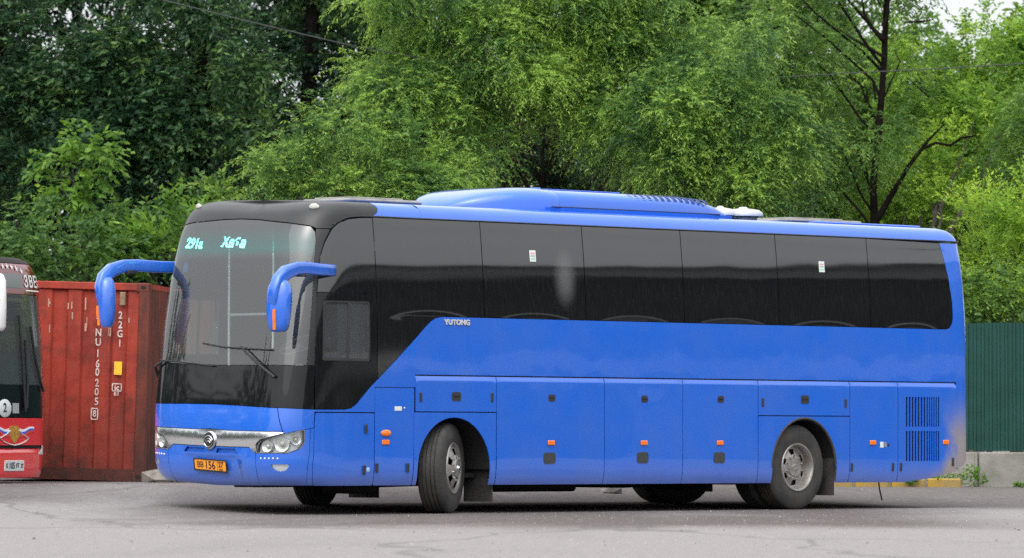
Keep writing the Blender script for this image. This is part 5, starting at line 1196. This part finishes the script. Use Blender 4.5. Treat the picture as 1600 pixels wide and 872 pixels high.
for P, r_ in (([(1366, 350), (1395, 300), (1420, 258), (1450, 218), (1474, 194)], [.055, .046, .037, .026, .010]), ([(1440, 232), (1462, 222), (1485, 226), (1502, 214), (1524, 210), (1524, 198)], [.028, .024, .022, .02, .015, .006]),
              ([(1380, 60), (1362, 42), (1350, 20), (1346, -6)], [.04, .032, .025, .01]), ([(1384, 90), (1352, 70), (1330, 58), (1312, 46)], [.028, .02, .014, .006]), ([(1380, 40), (1386, 20), (1389, -10)], [.045, .035, .02]),
              ([(1368, 155), (1364, 130), (1362, 122)], [.02, .014, .006]), ([(1412, 33), (1440, 32), (1458, 29)], [.012, .018, .008])):
    br_.tube([(px(x, 87.9) - b_[0], -.15, pz(y, 87.9) - b_[2]) for x, y in P], r_, 7)
br_.build('fork_limb', BARKD, T_R, smooth=60)
tree('willow_tree', 'grey green tree far behind the forked trunk, filling the gap to its left', (px(1260, 95), 95), [(px(1260, 95), 95, 0, .2), (px(1250, 95), 95, 8, .1)],
     [lobe(1240, 120, 94, 130, 140), lobe(1380, 250, 94, 120, 120), lobe(1300, 330, 94, 130, 90), lobe(1200, 300, 93, 110, 90)], MIDG, seed=23, tint=.40, L=.13, W=.036, twigs=20, per=10, per_m2=2.0)
tree('aspen_tree', 'yellow green airy tree under the pale sky at the upper right corner', (px(1500, 92), 92), [(px(1500, 92), 92, 0, .16), (px(1492, 92), 92, 4, .09), (px(1500, 92), 92, 6.4, .03)],
     [lobe(1440, 120, 91.5, 75, 85), lobe(1530, 120, 91.8, 90, 75), lobe(1600, 160, 92, 80, 90), lobe(1470, 230, 91.2, 85, 75), lobe(1570, 60, 92.3, 60, 40), lobe(1640, 80, 92.5, 70, 50)], BRT, seed=25, tint=.40, tvar=.2, L=.085, W=.040, twigs=20, per=11, tl=.38, droop=.25, rad=.36, per_m2=2.4)
tree('aspen_tree', 'bright lime green young tree just above the fence right of the coach tail', (px(1590, 86), 86), [(px(1590, 86), 86, 0, .12), (px(1585, 86), 86, 4, .06)],
     [lobe(1585, 350, 85.6, 60, 70), lobe(1640, 390, 85.6, 70, 90), lobe(1550, 400, 85.5, 40, 60)], BRT, seed=27, tint=.66, tvar=.2, L=.085, W=.030, twigs=22, per=12, tl=.42, droop=-.1, rad=.36, per_m2=2.8, up=.8)
tree('aspen_tree', 'yellow green sapling crown between the forked trunk and the coach tail', (px(1440, 87.2), 87.2), [(px(1440, 87.2), 87.2, 0, .08), (px(1442, 87.2), 87.2, 4, .04)],
     [lobe(1440, 300, 89.6, 65, 55), lobe(1500, 270, 89.8, 60, 70), lobe(1530, 200, 90.5, 60, 60), lobe(1400, 340, 89.4, 60, 40), lobe(1480, 350, 89.2, 80, 40)], BRT, seed=29, tint=.48, tvar=.22, L=.09, W=.034, twigs=21, per=11, tl=.40, droop=.2, rad=.36, per_m2=2.4)
tree('shrub', 'dark glossy shrub leaning over the green fence at the right', (px(1545, 83.5), 83.5), [(px(1545, 83.5), 83.5, 0, .06), (px(1548, 83.5), 83.5, 2, .03)],
     [lobe(1540, 470, 83.4, 55, 50), lobe(1600, 480, 83.5, 45, 50), lobe(1560, 520, 83.6, 90, 50)], MIDG, seed=31, tint=.40, L=.085, W=.038, twigs=18, per=10, tl=.32, rad=.30, per_m2=3.2, cat='shrub')
tree('dark_tree', 'grey green broad tree at the right edge behind the lime shrub', (px(1620, 89), 89), [(px(1620, 89), 89, 0, .2), (px(1615, 89), 89, 7, .1)],
     [lobe(1600, 220, 88.5, 55, 60), lobe(1640, 260, 88.6, 80, 110)], MIDG, seed=33, tint=.38, L=.11, W=.030, twigs=20, per=11, per_m2=2.4)
# shrubs low on the left
tree('young_maple', 'pale green young maple spray against the dark trees above the container', (px(122, 86), 86), [(px(118, 86), 86, 0, .07), (px(120, 86), 86, 4.2, .03)],
     [lobe(120, 262, 86, 42, 26), lobe(140, 235, 86, 18, 12), lobe(112, 305, 86, 30, 25)], BRT, seed=41, tint=.12, tvar=.12, L=.14, W=.075, twigs=12, per=7, tl=.34, rad=.28, per_m2=3.0, limbs=10)
tree('young_maple', 'light green sapling leaning against the front corner of the coach roof', (px(285, 85), 85), [(px(285, 85), 85, 0, .06), (px(282, 85), 85, 3, .03)],
     [lobe(285, 350, 85, 32, 28), lobe(265, 385, 85, 45, 30), lobe(215, 400, 85, 40, 28), lobe(180, 415, 84.8, 40, 25)], BRT, seed=43, tint=.16, tvar=.14, L=.14, W=.065, twigs=12, per=7, tl=.34, rad=.30, per_m2=3.0, limbs=10, up=.7, droop=-.1)
tree('shrub', 'mid green bushes above the container roof beside the red coach', (px(120, 84.5), 84.5), [(px(120, 84.5), 84.5, 0, .05), (px(120, 84.5), 84.5, 2, .03)],
     [lobe(100, 400, 84.5, 110, 40), lobe(190, 380, 85.5, 70, 40), lobe(20, 380, 84.8, 80, 50), lobe(330, 345, 86.5, 60, 40)], MIDG, seed=45, tint=.28, tvar=.2, L=.12, W=.055, twigs=15, per=8, tl=.34, rad=.34, per_m2=2.8, cat='shrub')
# deeper rows that close the wood
for i, (x, Y, tt, s_, mt_) in enumerate(((-120, 101, .25, 51, DRK), (110, 103, .3, 52, DRK), (330, 104, .25, 53, DRK), (560, 102, .3, 54, DRK), (800, 101, .35, 55, MIDG), (1040, 103, .35, 56, MIDG), (1260, 102, .35, 57, MIDG), (1440, 104, .45, 58, MIDG), (1620, 105, .5, 59, BRT), (1800, 99, .35, 60, MIDG), (-320, 98, .3, 61, DRK))):
    lab = ['dense dark tree in the back row left of the frame edge', 'dark tree deep in the wood behind the container', 'dark tree deep in the wood behind the forked trunk at the left', 'dark tree deep in the wood left behind the willow', 'tree hidden deep behind the middle willow', 'tree in the back row behind the right half of the willow', 'tree in the back row left behind the forked tree', 'tree in the back row right behind the forked tree', 'light green tree in the back row at the right edge', 'tree beyond the right edge of the frame', 'tree beyond the left edge of the frame'][i]
    top = 9.5 if i in (8,) else 12
    hi = -60 if i == 8 else -260
    L_ = [lobe(x, 480, Y, 170, 140), lobe(x + 20, 280, Y, 170, 140), lobe(x - 30, 90, Y, 170, 120)]
    if i not in (7, 8): L_.append(lobe(x + 10, -90, Y, 150, 110))
    else: L_[2] = lobe(x - 20, 150, Y, 130, 60)
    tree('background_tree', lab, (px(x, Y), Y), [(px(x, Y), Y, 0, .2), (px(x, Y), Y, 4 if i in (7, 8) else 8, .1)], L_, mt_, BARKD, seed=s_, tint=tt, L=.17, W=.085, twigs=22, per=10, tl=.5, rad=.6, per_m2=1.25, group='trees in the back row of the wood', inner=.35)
# weeds by the plinth and one tuft under the coach
def tuft(name, label, x, y, w, h, seed, mt_=BRT, cat='weed', tint=.1, group=None):
    rng = np.random.default_rng(seed); n = max(4, int(w * 9)); cl = np.zeros((n, 7)); cl[:, 0] = rng.uniform(-w / 2, w / 2, n); cl[:, 1] = rng.uniform(-.15, .15, n); cl[:, 2] = rng.uniform(0, h * .35, n); cl[:, 5] = 1; cl[:, 6] = .05
    V, t = leaves(cl, 7, 6, .075, .03, h * .8, .3, rng, spread=.55, up=.6, tbase=np.full(n, tint)); o = crown(name, V, t, mt_, None); o.location = (x, y, gz(x, y)); tag(o, label, cat, group); o['kind'] = 'stuff'; return o
tuft('weed', 'green weeds at the foot of the plinth behind the coach tail', 6.35, 79.6, .75, .30, 71, MIDG, tint=.55)
tuft('weed', 'low weeds right of the yellow kerb blocks', 5.75 + .2, 79.3, .5, .16, 72, MIDG, tint=.5)
tuft('weed', 'thin green shoot at the gap between plinth blocks', 6.72, 79.9, .18, .34, 73, BRT, tint=.2)
tuft('weed', 'small green tuft on the asphalt beneath the coach', px(820, 72), 72, .14, .10, 74, BRT, tint=.2)
tuft('weed', 'sparse dry grass along the fence foot at the far right', 8.6, 79.8, 2.6, .07, 75, MIDG, tint=.5)
# ------------------------------------------------------------------ overhead cable
cb = MB(); Yc = 87.6
pts = [(-400, -260), (0, -72), (250, 0), (400, 37), (550, 72), (700, 98), (900, 122), (1100, 128), (1320, 113), (1460, 106), (1600, 97), (1900, 66), (2300, 10)]
cb.tube([(px(x, Yc), Yc, pz(y, Yc)) for x, y in pts], .009, 5); o = cb.build('overhead_cable', mat('cable', (.05, .055, .055), rough=.7), None, smooth=70); tag(o, 'thin black overhead cable sagging across the trees above the coach', 'cable')
# ------------------------------------------------------------------ the side of the yard that only the glass and paint reflect
for i, (x, y, h) in enumerate(((-42, 44, 11), (-47, 53, 13), (-44, 61, 11), (-50, 71, 13.5), (-46, 80, 12))):  # unseen trees put in to darken the low reflections in the windscreen
    tree('yard_tree', ['nearest tree across the yard to the left, mirrored low in the windscreen', 'second nearest tree across the yard to the left, outside the frame', 'middle tree of five across the yard to the left', 'tallest tree of five across the yard to the left', 'farthest tree of five across the yard to the left'][i], (x, y), [(x, y, 0, .25), (x, y, h * .7, .1)], [(x, y, h * .6, 5.6, 5.6, h * .38), (x + 1, y + 3, h * .32, 5, 5, h * .32)], DRK, BARKD, seed=90 + i, tint=.35, L=.45, W=.28, twigs=8, per=6, tl=.9, rad=.9, per_m2=.30, front=0, group='trees across the yard to the left')
def warehouse():
    Wh = thing('warehouse', 'long low grey warehouse outside the frame, mirrored in the coach windows', 'building', (46, 66, 0))
    wm = mat('warehouse_wall', (.035, .035, .037), rough=.9, var=.5, vscale=.5); w = MB(); w.box((3, 0, 4.2), (6, 120, 8.4)); w.build('wall', wm, Wh)
    rf = MB(); rf.box((3, 0, 8.82), (6.8, 121, .80)); rf.build('fascia', mat('fascia_grey', (.22, .22, .22), rough=.8), Wh)
    r2 = MB(); r2.box((3, 0, 9.34), (7.1, 121.6, .22)); r2.build('roof', INK, Wh)
    pb_ = MB(); pb_.box((-.02, 0, 2.55), (.04, 119, .8)); pb_.build('wall_band', mat('pale_band', (.42, .42, .41), rough=.7, var=.3, vscale=.3), Wh)  # pale band added so that the coach paint mirrors a light streak
    for i in range(12):
        d_ = MB(); d_.box((-.06, -50 + i * 9, 1.0), (.06, 3.4, 1.9)); d_.build('shutter_door', mat('shutter', (.13, .135, .14), rough=.7), Wh)
warehouse()
